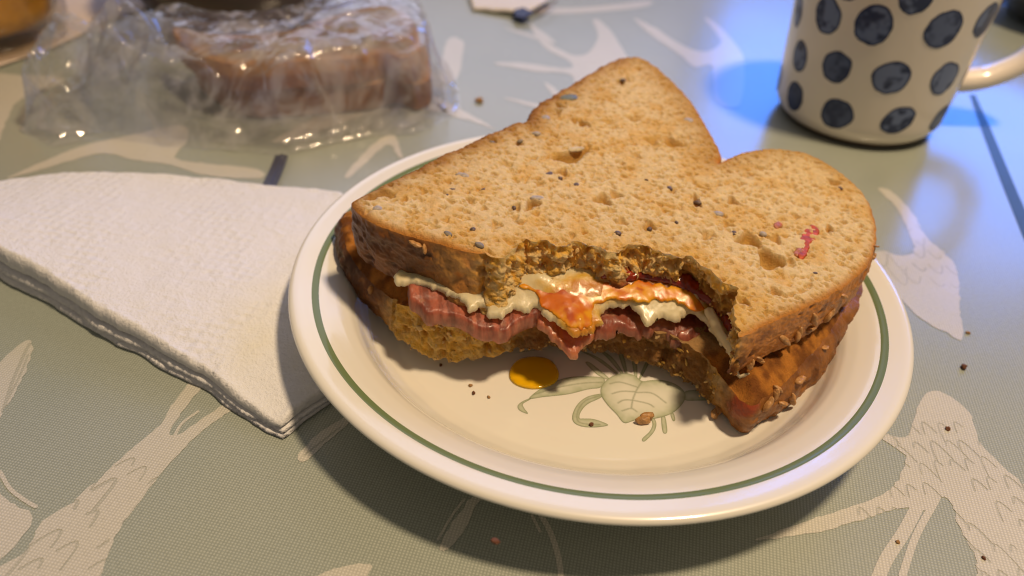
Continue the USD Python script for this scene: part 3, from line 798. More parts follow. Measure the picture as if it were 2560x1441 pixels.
def wall_tint2(W, V, s, bw, deep, seed):
    pxy, _ = project(W)
    x = pxy[..., 0]
    n1, n2 = fbm(W * 160, 4, seed + 21), fbm(W * 520, 3, seed + 22)
    dark = lerp(CR_MID * .8, CR_DARK, sstep(.3, .7, n1))
    gold = lerp(CR_GOLD * .85, CR_MID * .9, sstep(.35, .7, n1))
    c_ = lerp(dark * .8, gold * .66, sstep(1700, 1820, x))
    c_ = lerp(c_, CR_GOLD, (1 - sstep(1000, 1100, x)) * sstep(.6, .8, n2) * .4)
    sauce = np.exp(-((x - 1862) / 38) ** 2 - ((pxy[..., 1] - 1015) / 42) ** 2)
    c_ = lerp(c_, np.array([.34, .05, .012]), sstep(.3, .7, sauce + (n1 - .5)) * .85)
    b = lerp(np.array([.66, .46, .19]), OCHRE * 1.1, sstep(.40, .60, n2))
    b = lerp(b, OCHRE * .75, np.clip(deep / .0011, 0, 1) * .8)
    b = lerp(b, OCHRE * 1.0, sstep(1300, 1200, x) * .5)
    b = lerp(b, np.array([.17, .066, .022]), sstep(1240, 1330, x) * sstep(1800, 1760, x) * .85)  # mid-bite darkened: sauce-soaked crumb plus painted shade of the cavity
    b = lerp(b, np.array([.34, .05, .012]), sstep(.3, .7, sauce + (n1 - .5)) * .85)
    b = lerp(b, OCHRE * .55, np.clip(deep / .002, 0, 1) * .5)  # deeper cells get part of their shade from the tint
    return lerp(c_, b, bw[:, None] * np.ones_like(x))


pores2 = []
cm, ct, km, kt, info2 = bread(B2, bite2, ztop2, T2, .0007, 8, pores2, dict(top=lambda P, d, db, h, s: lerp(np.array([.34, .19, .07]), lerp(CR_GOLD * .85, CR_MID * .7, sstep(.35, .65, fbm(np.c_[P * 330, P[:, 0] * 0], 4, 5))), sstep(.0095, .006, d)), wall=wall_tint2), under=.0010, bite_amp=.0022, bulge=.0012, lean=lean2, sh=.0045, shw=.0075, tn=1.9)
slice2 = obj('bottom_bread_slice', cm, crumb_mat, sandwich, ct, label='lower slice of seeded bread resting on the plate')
obj('crust', km, crust_mat, slice2, kt)

# ---- oat grains stuck on the crust, found where the wall shows
for sl, info, lst in ((slice1, info1, [(1958, 850, 20), (1994, 834, 15), (2022, 822, 12), (2033, 798, 17), (2072, 786, 15), (2106, 740, 14), (1906, 922, 14), (1893, 938, 11), (1040, 610, 13), (1062, 622, 10), (2150, 625, 7), (2172, 590, 6)]),
                      (slice2, info2, [(1942, 968, 14), (1936, 985, 12), (2000, 950, 16), (1978, 998, 18), (1920, 1010, 15), (1955, 1008, 14), (928, 725, 8), (2095, 720, 9), (2060, 870, 8)])):
    Wv = info['W'].reshape(-1, 3)
    N3 = np.repeat(info['nrm'], info['W'].shape[1], 0)
    pxy, w = project(Wv)
    facing = ((CAM - Wv)[:, :2] * N3).sum(1) > 0
    for k, (x, y, r) in enumerate(lst):
        e = np.hypot(pxy[:, 0] - x, pxy[:, 1] - y) + np.where(facing, 0, 500)
        i = int(np.argmin(e + w * 300))
        m = w[i] / FPX
        nn = np.array([N3[i, 0], N3[i, 1], .25])
        yaw = [0.6, -.5, 1.3, .2, 2.2, .9][k % 6]
        ms = []
        for sgn in (-1, 1):      # a split grain: two halves with a groove between them
            tq = np.cross([0, 0, 1.0], nn) / np.linalg.norm(nn)
            bq = np.cross(nn / np.linalg.norm(nn), tq)
            dvec = -math.sin(yaw) * tq + math.cos(yaw) * bq
            ms.append(blob(Wv[i] + nn / np.linalg.norm(nn) * .0002 + dvec * sgn * r * m * .40, (r * m * 1.05, r * m * .42, .0010), k + sgn * 3, .35, 2, yaw=yaw, nrm=nn))
        obj('oat_grain', join(ms), grain_mat, sl)

# ---- ragged crumbs torn loose along the bites
for sl, info, nn_, sd in ((slice1, info1, 260, 1), (slice2, info2, 130, 2)):
    rng = np.random.default_rng(sd)
    bi = np.flatnonzero(info['isb'])
    ms, tn = [], []
    for k in range(nn_):
        i = rng.choice(bi)
        j = rng.integers(2, info['W'].shape[1])
        p = info['W'][i, j] + np.r_[info['nrm'][i] * rng.uniform(-.0004, .0006), 0]
        r = rng.uniform(.0002, .00055)
        v, f = blob(p, (r * rng.uniform(.8, 2.0), r * .7, r * rng.uniform(.7, 1.6)), k, .8, 1, yaw=rng.uniform(0, 6), nrm=(rng.normal(), rng.normal(), 1))
        ms.append((v, f))
        c_ = lerp(OCHRE * 1.05, CRUMB, rng.random() * .7)
        tn.append(np.tile(c_ * rng.uniform(.85, 1.1), (len(v), 1)))
    obj('torn_crumb', join(ms), crumb_mat, sl, np.vstack(tn), kind='stuff')

# ---- fillings
egg_mat = mat('egg', rough=0.36, tint=True, spec=0.28, nscale=300, namt=0.08, bump=0.2, bscale=500, bdetail=4, sss=0.4, sssr=(1, .7, .35), coat=.12, coatr=.12)
yolk_mat = mat('runny_yolk_film', rough=0.27, tint=True, spec=0.32, nscale=300, namt=0.1, bump=0.05, bscale=420, sss=0.15, sssr=(1, .5, .1))
ham_mat = mat('bacon', rough=0.4, tint=True, spec=0.4, nscale=350, namt=0.3, bump=0.35, bscale=750, stretch=(1.0, .35, .16), bdetail=5, sss=0.25, sssr=(1, .35, .25), coat=.15, coatr=.12)
WHITE, YOLK, ORANGE = np.array([.84, .675, .36]), np.array([.72, .36, .03]), np.array([.62, .17, .015])
egg = thing_egg = None


def filling(name, pts, T, er, m, colour, inner=(), amp=.0006, nsc=150, jag=.0008, seed=0, step=.0005, parent=None, rough=.0003, hidden=(), label=None, jsc=600):
    """pts: (px, py, z) seen at the front, then hidden world points behind"""
    q = np.vstack([atp(pts), np.asarray(hidden, float).reshape(-1, 3)])
    inn = atp(inner) if len(inner) else ()
    v, f, inf = sheet(q, T, step, er, inn, amp, nsc, seed, jag, jsc, True, rough)
    pxy, _ = project(v)
    return obj(name, (v, f), m, parent or sandwich, colour(v, pxy, inf), label=label)


def egg_tint(v, px, inf):
    n1, n2 = fbm(v * 190, 4, 31), fbm(v * 500, 3, 32)
    c_ = np.tile(WHITE, (len(v), 1)) * (.9 + .2 * n2)[:, None]
    yk = np.exp(-((px[:, 0] - 1540) / 170) ** 2) * np.exp(-((px[:, 1] - 718) / 36) ** 2)
    yk = np.maximum(yk, np.exp(-((px[:, 0] - 1430 - (px[:, 1] - 760) * .5) / 62) ** 2) * sstep(690, 740, px[:, 1]) * .9)
    yk = np.maximum(yk, .8 * np.exp(-((px[:, 0] - 1790) / 40) ** 2) * np.exp(-((px[:, 1] - 770) / 22) ** 2))
    c_ = lerp(c_, YOLK * [1, 1.05, 1.6], sstep(.22, .5, yk + (n1 - .5) * .7))
    c_ = lerp(c_, ORANGE * .95, sstep(.5, .85, yk * 1.1 + (n2 - .5) * .6) * .75)
    kt_ = np.exp(-((px[:, 0] - 1660) / 170) ** 2) * sstep(740, 700, px[:, 1] - np.abs(px[:, 0] - 1600) * .12)
    kt_ = np.maximum(kt_, np.exp(-((px[:, 0] - 1785) / 50) ** 2) * sstep(800, 730, px[:, 1]))
    c_ = lerp(c_, np.array([.42, .11, .016]), sstep(.35, .75, kt_ + (n1 - .5) * .7) * .9)
    return c_


egg = filling('fried_egg', [(985, 690, .0296), (1040, 712, .0290), (1100, 732, .0285), (1150, 752, .0280), (1172, 784, .0268), (1205, 772, .0270), (1232, 796, .0262), (1262, 790, .0264), (1285, 772, .0268), (1318, 785, .0262), (1343, 766, .0268), (1358, 784, .0264), (1385, 808, .0257), (1412, 828, .0250), (1440, 841, .0244), (1466, 834, .0244), (1492, 822, .0246), (1503, 806, .0250), (1508, 782, .0256), (1530, 768, .0262), (1575, 772, .0256), (1612, 806, .0240), (1632, 812, .0236), (1650, 792, .0244), (1690, 806, .0234), (1716, 792, .0240), (1755, 800, .0230), (1785, 835, .0218), (1815, 876, .0206), (1840, 918, .0196), (1846, 944, .0186), (1878, 944, .0190), (1886, 925, .0198)],
              .0019, .0010, egg_mat, egg_tint, inner=[(1550, 700, .0300), (1650, 705, .0292), (1740, 745, .0268), (1450, 700, .0305), (1350, 700, .0312), (1600, 740, .0275), (1500, 745, .0280), (1200, 700, .0300)],
              hidden=[(.038, -.034, .0210), (.042, -.004, .0235), (.02, .010, .0275), (-.02, .012, .0290), (-.048, -.002, .0300)], amp=.0005, nsc=130, jag=.0018, seed=2, step=.00042, rough=.00018, label='fried egg with set white and runny orange yolk')


filling('runny_yolk', [(1296, 716, .0304), (1330, 726, .0298), (1345, 752, .0285), (1372, 776, .0276), (1400, 800, .0266), (1436, 828, .0254), (1462, 826, .0252), (1484, 812, .0256), (1486, 786, .0264), (1500, 758, .0277), (1530, 746, .0283), (1580, 752, .0280), (1640, 752, .0276), (1690, 762, .0268), (1735, 776, .0258), (1758, 768, .0262), (1730, 735, .0279), (1660, 712, .0294), (1580, 705, .0301), (1500, 702, .0304), (1420, 700, .0308), (1340, 700, .0310)], .0006, .0016, yolk_mat,
        lambda v, px, inf: lerp(lerp(np.array([.80, .34, .014]), np.array([.64, .14, .008]), sstep(.38, .62, fbm(v * 240, 4, 41))), np.array([.42, .05, .01]), sstep(.64, .78, fbm(v * 330, 3, 42)) * .7), inner=[(1420, 770, .0281), (1450, 800, .0268)], amp=.0004, nsc=200, jag=.0019, jsc=420, seed=4, step=.00036, rough=.00006, parent=egg, label='runny orange yolk streaked with sauce')
# the thick cut edge of white on the right of the bite
filling('egg_white_edge', [(1758, 776, .0262), (1782, 772, .0264), (1806, 812, .0250), (1832, 862, .0232), (1848, 905, .0216), (1832, 908, .0206), (1806, 866, .0218), (1780, 826, .0230)], 0.00166, 0.00076, egg_mat, lambda v, px, inf: lerp(WHITE * 1.02, np.array([.62, .42, .16]), sstep(.5, .7, fbm(v * 300, 3, 51))), amp=.0003, nsc=300, jag=.0006, seed=5, step=.0004, parent=egg, jsc=380, rough=.00015)
# ketchup pools under the upper slice
filling('ketchup', [(1500, 690, .0318), (1530, 702, .0308), (1560, 706, .0304), (1600, 700, .0304), (1640, 704, .0300), (1680, 712, .0294), (1720, 730, .0280), (1752, 752, .0268), (1790, 782, .0256), (1822, 836, .0238), (1834, 820, .0246), (1826, 770, .0266), (1790, 735, .0280), (1720, 690, .0302), (1600, 655, .0320), (1520, 660, .0325)], .0020, .0011, ket_mat, lambda v, px, inf: np.tile(KET, (len(v), 1)), amp=.0007, nsc=260, jag=.0009, seed=8, step=.0005, rough=.0004, label='dark red ketchup between egg and bread')


PINK, ROSE, FAT, BROWN = np.array([.37, .100, .056]), np.array([.22, .050, .026]), np.array([.48, .24, .14]), np.array([.20, .055, .03])


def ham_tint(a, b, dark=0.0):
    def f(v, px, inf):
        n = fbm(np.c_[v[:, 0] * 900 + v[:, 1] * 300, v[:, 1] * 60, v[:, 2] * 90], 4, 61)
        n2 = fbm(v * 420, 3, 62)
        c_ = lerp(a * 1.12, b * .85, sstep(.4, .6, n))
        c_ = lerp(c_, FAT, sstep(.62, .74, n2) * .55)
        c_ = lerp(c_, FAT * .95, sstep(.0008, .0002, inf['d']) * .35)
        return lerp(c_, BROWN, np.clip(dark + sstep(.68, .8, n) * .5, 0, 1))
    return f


filling('bacon_rasher', [(1018, 735, .0270), (1040, 782, .0250), (1070, 812, .0236), (1098, 800, .0240), (1125, 806, .0236), (1170, 822, .0228), (1210, 846, .0214), (1245, 852, .0210), (1275, 838, .0216), (1310, 822, .0224), (1345, 800, .0236), (1360, 780, .0246)], .0048, .0013, ham_mat, ham_tint(PINK, ROSE),
        hidden=[(-.008, -.012, .0252), (-.030, -.004, .0262), (-.054, -.010, .0268)], amp=.0006, nsc=80, jag=.0017, jsc=300, seed=12, step=.00038, rough=.00028, label='pink rasher of bacon hanging from the left of the bite')
filling('bacon_rasher', [(1342, 806, .0236), (1370, 836, .0222), (1398, 862, .0206), (1420, 886, .0190), (1440, 898, .0180), (1462, 880, .0188), (1478, 852, .0204), (1500, 826, .0218), (1510, 806, .0228)], .0027, .0013, ham_mat, ham_tint(PINK * 1.05, np.array([.55, .16, .05])),
        hidden=[(.004, -.020, .0240), (-.012, -.018, .0242)], amp=.0006, nsc=200, jag=.0016, seed=13, step=.00036, rough=.00028, label='torn pink flap of bacon pointing at the yolk drop')
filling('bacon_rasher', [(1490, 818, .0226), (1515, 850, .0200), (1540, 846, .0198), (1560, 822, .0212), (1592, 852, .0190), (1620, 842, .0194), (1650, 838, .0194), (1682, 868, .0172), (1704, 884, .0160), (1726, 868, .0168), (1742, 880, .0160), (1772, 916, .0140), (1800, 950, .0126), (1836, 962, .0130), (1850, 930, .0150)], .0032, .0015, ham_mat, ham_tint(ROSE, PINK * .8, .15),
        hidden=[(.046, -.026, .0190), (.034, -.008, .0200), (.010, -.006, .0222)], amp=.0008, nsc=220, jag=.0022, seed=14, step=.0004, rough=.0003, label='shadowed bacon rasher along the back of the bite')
filling('bacon_rasher', [(1690, 842, .0190), (1690, 872, .0165), (1716, 880, .0158), (1748, 868, .0165), (1752, 840, .0184), (1720, 826, .0196)], .0050, .0022, ham_mat, ham_tint(PINK * .9, ROSE), amp=.0006, nsc=400, jag=.0008, seed=15, step=.0004, rough=.0006)
filling('bacon_rasher', [(1785, 900, .0150), (1790, 935, .0125), (1812, 965, .0108), (1838, 975, .0106), (1856, 955, .0124), (1838, 915, .0150), (1812, 880, .0168)], .0044, .002, ham_mat, ham_tint(ROSE, PINK), amp=.0006, nsc=400, jag=.0010, seed=16, step=.0004, rough=.0005)
filling('egg_white_edge', [(1834, 936, .0178), (1850, 952, .0170), (1872, 952, .0166), (1892, 942, .0172), (1890, 915, .0190), (1862, 905, .0194), (1846, 918, .0188)], 0.00104, 0.00064, egg_mat, lambda v, px, inf: lerp(WHITE * .95, np.array([.60, .38, .16]), sstep(.5, .7, fbm(v * 300, 3, 54))), amp=.0003, nsc=320, jag=.0010, seed=17, step=.0004, parent=egg, jsc=380, rough=.00015)

# ------------------------------------------------------------------ yolk drop, grains and crumbs lying about
drop_mat = mat('runny_yolk', base=(0.88, 0.46, 0.006), rough=0.08, spec=0.5, sss=0.2, sssr=(1, .5, .05), nscale=120, namt=0.08)
dp = np.array([(1335 + 62 * math.cos(a) * (1 + .04 * math.sin(3 * a)), 932 + 43 * math.sin(a) * (1 + .05 * math.cos(2 * a))) for a in np.linspace(0, 2 * math.pi, 28, endpoint=False)])
v, f, _ = sheet(np.array([at(x, y, .0058) for x, y in dp]), .0011, .0005, .0028)
v[:, 2] = np.maximum(v[:, 2], .0057)
tag(obj('yolk_drop', (v, f), drop_mat), 'shiny orange drop of egg yolk on the plate beside the printed leaf', 'egg yolk')

crumb_tan = mat('toasted_crumb', base=(0.40, 0.22, 0.08), rough=0.8, nscale=900, namt=0.4, bump=0.6, bscale=1500)
crumb_brown = mat('brown_crumb', base=(0.16, 0.055, 0.02), rough=0.7, nscale=900, namt=0.4, bump=0.6, bscale=1500)


def floor_at(x, y):
    p = at(x, y, .0056)
    for _ in range(6):
        r = math.hypot(p[0], p[1])
        p = at(x, y, plate_z(r) if r < .0845 else 0.0)
    return p


for k, (x, y, a, m_, lab) in enumerate([(1611, 1053, 19, grain_mat, 'golden split oat grain lying at the edge of the printed heart leaf'), (1789, 1036, 18, grain_mat, 'oat grain in shadow on the plate beside the lower bread crust')]):
    p = floor_at(x, y)
    m = project(p)[1] / FPX
    ms = [blob(p + [s * a * m * .25, s * a * m * .38, a * m * .55], (a * m * .95, a * m * .5, a * m * .6), k * 5 + s, .5, 2, yaw=.3 + k) for s in (-1, 1)]
    tag(obj('oat_grain', join(ms), m_), lab, 'oat grain')
for k, (x, y, a, m_, lab) in enumerate([
        (1198, 256, 12, crumb_tan, 'toasted crumb on the cloth between the bag and the far edge of the bread'),
        (2408, 920, 10, crumb_brown, 'dark brown crumb on the cloth right of the plate, between two printed birds'),
        (2368, 1074, 8, crumb_brown, 'small brown crumb on the head of the printed bird at lower right'),
        (1238, 1356, 12, crumb_brown, 'reddish brown crumb in the shadow in front of the plate'),
        (2244, 1357, 7, crumb_tan, 'tiny tan crumb between the legs of the printed bird at lower right'),
        (2458, 1397, 6, crumb_brown, 'tiny brown crumb near the lower right corner of the cloth'),
        (2420, 834, 6, crumb_tan, 'tiny pale crumb by the beak of the downward printed bird'),
        (1478, 1064, 7, crumb_brown, 'red brown speck on the tip of the curled printed leaf'),
        (1184, 985, 6, crumb_brown, 'dark speck on the plate left of the yolk drop, nearest to the green ring'),
        (1222, 995, 5, crumb_tan, 'pale speck on the plate just below the yolk drop'),
        (1176, 966, 6, crumb_tan, 'pale speck on the plate between the bread and the green ring'),
        (1102, 915, 6, crumb_brown, 'brown speck on the plate just under the torn lower bread'),
        (2050, 832, 5, crumb_brown, 'brown speck on the plate rim right of the bread')][:12]):
    p = floor_at(x, y)
    m = project(p)[1] / FPX
    a *= .85
    tag(obj('crumb', blob(p + [0, 0, a * m * .5], (a * m, a * m * .8, a * m * .65), k + 40, .8, 2, yaw=k), m_), lab, 'crumb')

# ------------------------------------------------------------------ folded paper napkin
def paper_look(name, base):
    n = {'g': ('texture_coordinate', {}), 'v': ('voronoi_texture', {'feature': 'smooth_f1', 'scale': 310, 'randomness': .35, 'smoothness': .6}), 'big': ('noise_texture', {'scale': 24, 'detail': 1, 'distortion': 1.2}),
         'mk': ('map_range', {'range_type': 'smoothstep', 'from_min': .44, 'from_max': .52, 'to_min': 0.05, 'to_max': 1.0}), 'dd': ('math', {'math_type': 'multiply'}),
         'fz': ('noise_texture', {'scale': 1100, 'detail': 5, 'roughness': .65}), 'h': ('math', {'math_type': 'multiply_add', 'value2': .8}), 'b': ('bump', {'strength': 0.85, 'distance': 0.0009}),
         'mh': ('math', {'math_type': 'multiply_add', 'value2': -.35}),
         't': ('attribute', {'attribute': 'tint'}), 'r': ('rgb_ramp', {'ramp': [(0, (.90, .89, .87)), (1, (1.04, 1.04, 1.04))]}), 'm': ('mix_color', {'blend_type': 'multiply', 'fac': 1.0, 'use_clamp': False}),
         'p': ('principled_bsdf', {'roughness': 0.9, 'specular_ior_level': 0.2, 'sheen_weight': .15, 'subsurface_weight': 0.0})}
    l = [('g.object', 'v.vector'), ('g.object', 'big.vector'), ('big.fac', 'mk.value'), ('v.distance', 'dd.value1'), ('mk.result', 'dd.value2'), ('g.object', 'fz.vector'), ('fz.fac', 'h.value1'), ('dd.value', 'h.value3'),
         ('mk.result', 'mh.value1'), ('h.value', 'mh.value3'), ('mh.value', 'b.height'), ('b.normal', 'p.normal'), ('t.color', 'm.a'), ('fz.fac', 'r.fac'), ('r.color', 'm.b'), ('m.result', 'p.base_color')]
    return usdkit.material(stage, '/World/Looks/' + name, n, l, surface='p.BSDF')


paper_mat = paper_look('kitchen_paper', (.8, .8, .8))
napkin = thing('paper_napkin', 'thick folded white kitchen paper tucked under the left rim of the plate', 'napkin', at(420, 700))
front = [(-420, 520), (-200, 610), (0, 700), (150, 788), (300, 868), (450, 945), (600, 1040), (680, 1088), (712, 1101)]
side_ = [(730, 1086), (770, 1050), (828, 1004)]
O = [at(x, y)[:2] for x, y in front + side_] + [np.array([-.0600, -.0240]), np.array([-.0590, .004]), np.array([-.074, .030])]
O += [at(x, y, .003)[:2] for x, y in [(862, 482), (800, 474), (720, 470), (650, 462), (560, 450), (470, 440), (350, 435), (200, 443), (100, 450), (0, 462), (-200, 470), (-420, 474)]]
O = resample(np.vstack([O, O[:1]]), .0005)[:-1]
O = O + (np.stack([fbm(np.c_[O * 45, O[:, 0] * 0 + q], 2, 4) for q in (0, 7)], 1) - .5) * .0035
hctl = np.array([[*at(-420, 560)[:2], .0135], [*at(0, 640)[:2], .0120], [*at(420, 880)[:2], .0078], [*at(690, 1070)[:2], .0036], [*at(300, 600)[:2], .0085], [*at(350, 440)[:2], .0045], [*at(0, 465)[:2], .0050], [*at(700, 475)[:2], .0036], [*at(650, 750)[:2], .0070], [-.06, -.01, .004], [*at(-420, 480)[:2], .006], [*at(800, 900)[:2], .006]])
under_r = np.array([0, .0508, .0538, .0545, .0570, .0630, .0680, .0730, .0800, .0850, .0875, .2])
under_z = np.array([.0015, .0015, .0008, .0016, .0022, .0034, .0060, .0105, .0147, .0171, .0183, .1])
nap_rbf = RBFInterpolator(hctl[:, :2] * 100, hctl[:, 2], kernel='linear')


def nap_h(P):
    h = nap_rbf(P * 100) + .0012 * (fbm(np.c_[P * 34, P[:, 0] * 0], 3, 5) - .5) * 2
    h = np.minimum(h, np.interp(np.hypot(P[:, 0], P[:, 1]), under_r, under_z) - .0007)
    return np.maximum(h, .0012)


PLY = [(0.0, .20, .0000), (.20, .42, .0007), (.42, 1.0, .0016)]
for k, (f0, f1, inset) in enumerate(PLY):
    g = Polygon(O).buffer(-inset)
    B = np.array(g.exterior.coords)
    B = ccw(resample(B, .0006)[:-1])
    B = B + (np.stack([fbm(np.c_[B * 130, B[:, 0] * 0 + q + 5 * k], 3, 4 + k) for q in (0, 7)], 1) - .5) * .0013
    P, t = fill(B, 0.0006 if k == 2 else .0011, 3 + k)
    d = cKDTree(B).query(P)[0]
    nb = len(B)
    d[:nb] = 0
    h = nap_h(P)
    lo, hi = h * f0 + .0004, h * f1 + .0001 * (k > 0)
    mid = lo + (hi - lo) * .35
    er = np.clip((hi - lo) * .55, .0004, .0026)
    pr_ = np.sqrt(np.clip(1 - (1 - np.clip(d / er, 0, 1)) ** 2, 0, 1))
    wav = .00022 * (fbm(np.c_[P * 260, P[:, 0] * 0], 3, 6) - .5) * 2 * (k == 2)
    edge_ = np.exp(-((d - .0016) / .0012) ** 2) * .0008 * (fbm(np.c_[P * 300, P[:, 0] * 0], 2, 15) - .3) * (k == 2)
    idx = np.arange(len(P)); idx[nb:] += len(P) - nb
    zt_ = mid + (hi - mid) * pr_ + (wav + edge_) * pr_
    zb_ = mid - (mid - lo) * pr_
    V = np.vstack([np.c_[P, zt_], np.c_[P[nb:], zb_[nb:]]])
    stain = np.exp(-((project(np.c_[P, zt_])[0] - [655, 850]) ** 2 / [90 ** 2, 70 ** 2]).sum(1)) * fbm(np.c_[P * 120, P[:, 0] * 0], 3, 2)
    tint = lerp(np.array([.85, .85, .87]), np.array([.80, .72, .40]), stain * .55)
    obj('paper_layer', (V, np.vstack([t, idx[t][:, ::-1]])), paper_mat, napkin, np.vstack([tint, tint[nb:]]))

# ------------------------------------------------------------------ mug
mug = thing('mug', 'cream china mug with navy watercolour dots standing behind the bread', 'mug', (.1094, .1729, 0))
MC, R0, KS = np.array([.1094, .1729]), .0362, .062
mug_r = lambda z: R0 + KS * np.asarray(z)
mug_mat = china('mug_china', (0.85, 0.77, 0.68), rough=0.10)
zz = np.linspace(.008, .0895, 30)
prof_m = [(0, .003), (.026, .003), (.0285, .0004), (.0305, .0002), (.0318, .0012), (.0338, .0026), (.0354, .0050), (.0363, .0072)] + [(mug_r(z), z) for z in zz]
rt_ = mug_r(.0895)
prof_m += [(rt_ + .0001, .0905), (rt_ - .0006, .0913), (rt_ - .0018, .0914), (rt_ - .0030, .0906), (rt_ - .0035, .0890)] + [(mug_r(z) - .0036, z) for z in np.linspace(.087, .010, 20)] + [(.030, .0062), (.02, .005), (0, .005)]
mv, mf = revolve(prof_m, 128, MC)
obj('body', (mv, mf), mug_mat, mug)
foot_mat = mat('bare_clay_foot', base=(.20, .12, .06), rough=.7)
fv, ff = revolve([(.0287, .0003), (.0304, .00005), (.0320, .0010), (.0340, .0025)], 96, MC)
obj('foot_ring', (fv, ff), foot_mat, mug)
hd = np.array([math.cos(math.radians(4)), math.sin(math.radians(4))])
hp = open_curve(np.array([[*(MC + hd * r), z] for r, z in [(.0345, .0215), (.0430, .0215), (.0540, .0245), (.0650, .0330), (.0710, .0470), (.0690, .0640), (.0580, .0765), (.0450, .0805), (.0385, .0810)]]), .0012)
hv, hf = tube(hp, np.interp(np.linspace(0, 1, len(hp)), [0, .08, .25, .8, .95, 1], [.0066, .0054, .0048, .0048, .0052, .0062]), 18, 1.3)
obj('handle', (hv, hf), mug_mat, mug)
spot_mat = china('watercolour_dots', (.05, .05, .08), tint=True, rough=.12, coat=.35)


def on_mug(x, y):
    d = (x - PW / 2) / FPX * RT - (y - PH / 2) / FPX * UP + FW
    o = CAM - np.r_[MC, 0]
    k0, k1 = R0 + KS * o[2], KS * d[2]
    A, B_, C_ = d[0] ** 2 + d[1] ** 2 - k1 ** 2, 2 * (o[0] * d[0] + o[1] * d[1] - k0 * k1), o[0] ** 2 + o[1] ** 2 - k0 ** 2
    D = B_ * B_ - 4 * A * C_
    tt = (-B_ - math.sqrt(max(D, 0))) / (2 * A)
    p = o + d * tt
    return math.atan2(p[1], p[0]), p[2]


def spot(th, z, a, b, turn, seed, pale):
    q = np.linspace(0, 2 * np.pi, 60, endpoint=False)
    rr = 1 + .10 * (fbm(np.c_[np.cos(q) * 1.6 + seed * 3.7, np.sin(q) * 1.6, q * 0], 3, seed) - .5) * 2
    O = np.stack([a * rr * np.cos(q), b * rr * np.sin(q)], 1)
    O = O @ np.array([[math.cos(turn), math.sin(turn)], [-math.sin(turn), math.cos(turn)]])
    P, t = fill(ccw(O), .0005, seed)
    d = cKDTree(O).query(P)[0]
    n = fbm(np.c_[P * 260, P[:, 0] * 0 + seed], 4, seed)
    zc = z + P[:, 1]
    r = mug_r(zc) + .00012
    r = np.where(zc < .0075, np.interp(zc, [.0026, .0050, .0072], [.0339, .0355, .0364]) + .00012, r)
    ang = th + P[:, 0] / mug_r(z)
    dark, mid = np.array([.010, .019, .070]), np.array([.16, .21, .37])
    k = .10 + sstep(.0002, .0016, d) * np.clip(pale * sstep(.34, .60, n) * 1.4 + .15 * n, 0, 1)
    obj('spot', (np.c_[MC[0] + r * np.cos(ang), MC[1] + r * np.sin(ang), zc], t), spot_mat, mug, lerp(dark, mid, k))


seen = []
for k, (x, y, ax, by, tu, pale) in enumerate([(1996, 25, 30, 40, .3, .6), (2068, 38, 46, 47, .3, .8), (2183, 64, 51, 50, 0, .55), (2360, 75, 56, 48, .5, .35), (1999, 141, 34, 38, .2, .7), (2090, 168, 45, 41, 0, .25), (2227, 196, 54, 44, .5, .85), (2364, 197, 50, 46, .6, .8), (1986, 241, 36, 36, .2, .15), (2092, 286, 46, 40, 0, .2), (2245, 302, 50, 36, .5, .8), (2466, 50, 50, 46, .5, .5)]):
    th, z = on_mug(x, y)
    seen.append((th, z))
    _, w_ = project(np.array([MC[0] + mug_r(z) * math.cos(th), MC[1] + mug_r(z) * math.sin(th), z]))
    m = w_ / FPX
    spot(th, z, ax * m * .86, by * m / .86 * .87, tu, k, pale)
for k in range(46):                      # the dots go on round the mug and up to its rim
    row = k // 10
    z = .0135 + row * .0175
    th = -2.6 + (k % 10) * .628 + .3 * (row % 2)
    if z > .082 or any(math.hypot(((th - a + math.pi) % (2 * math.pi) - math.pi) * .038, z - b) < .0145 for a, b in seen) or (abs(((th + math.pi) % (2 * math.pi)) - math.pi - .07) < .32 and .018 < z):
        continue
    seen.append((th, z))
    spot(th, z, .0062, .0060, .4, k + 20, .3 + .5 * ((k * 37) % 10) / 10)

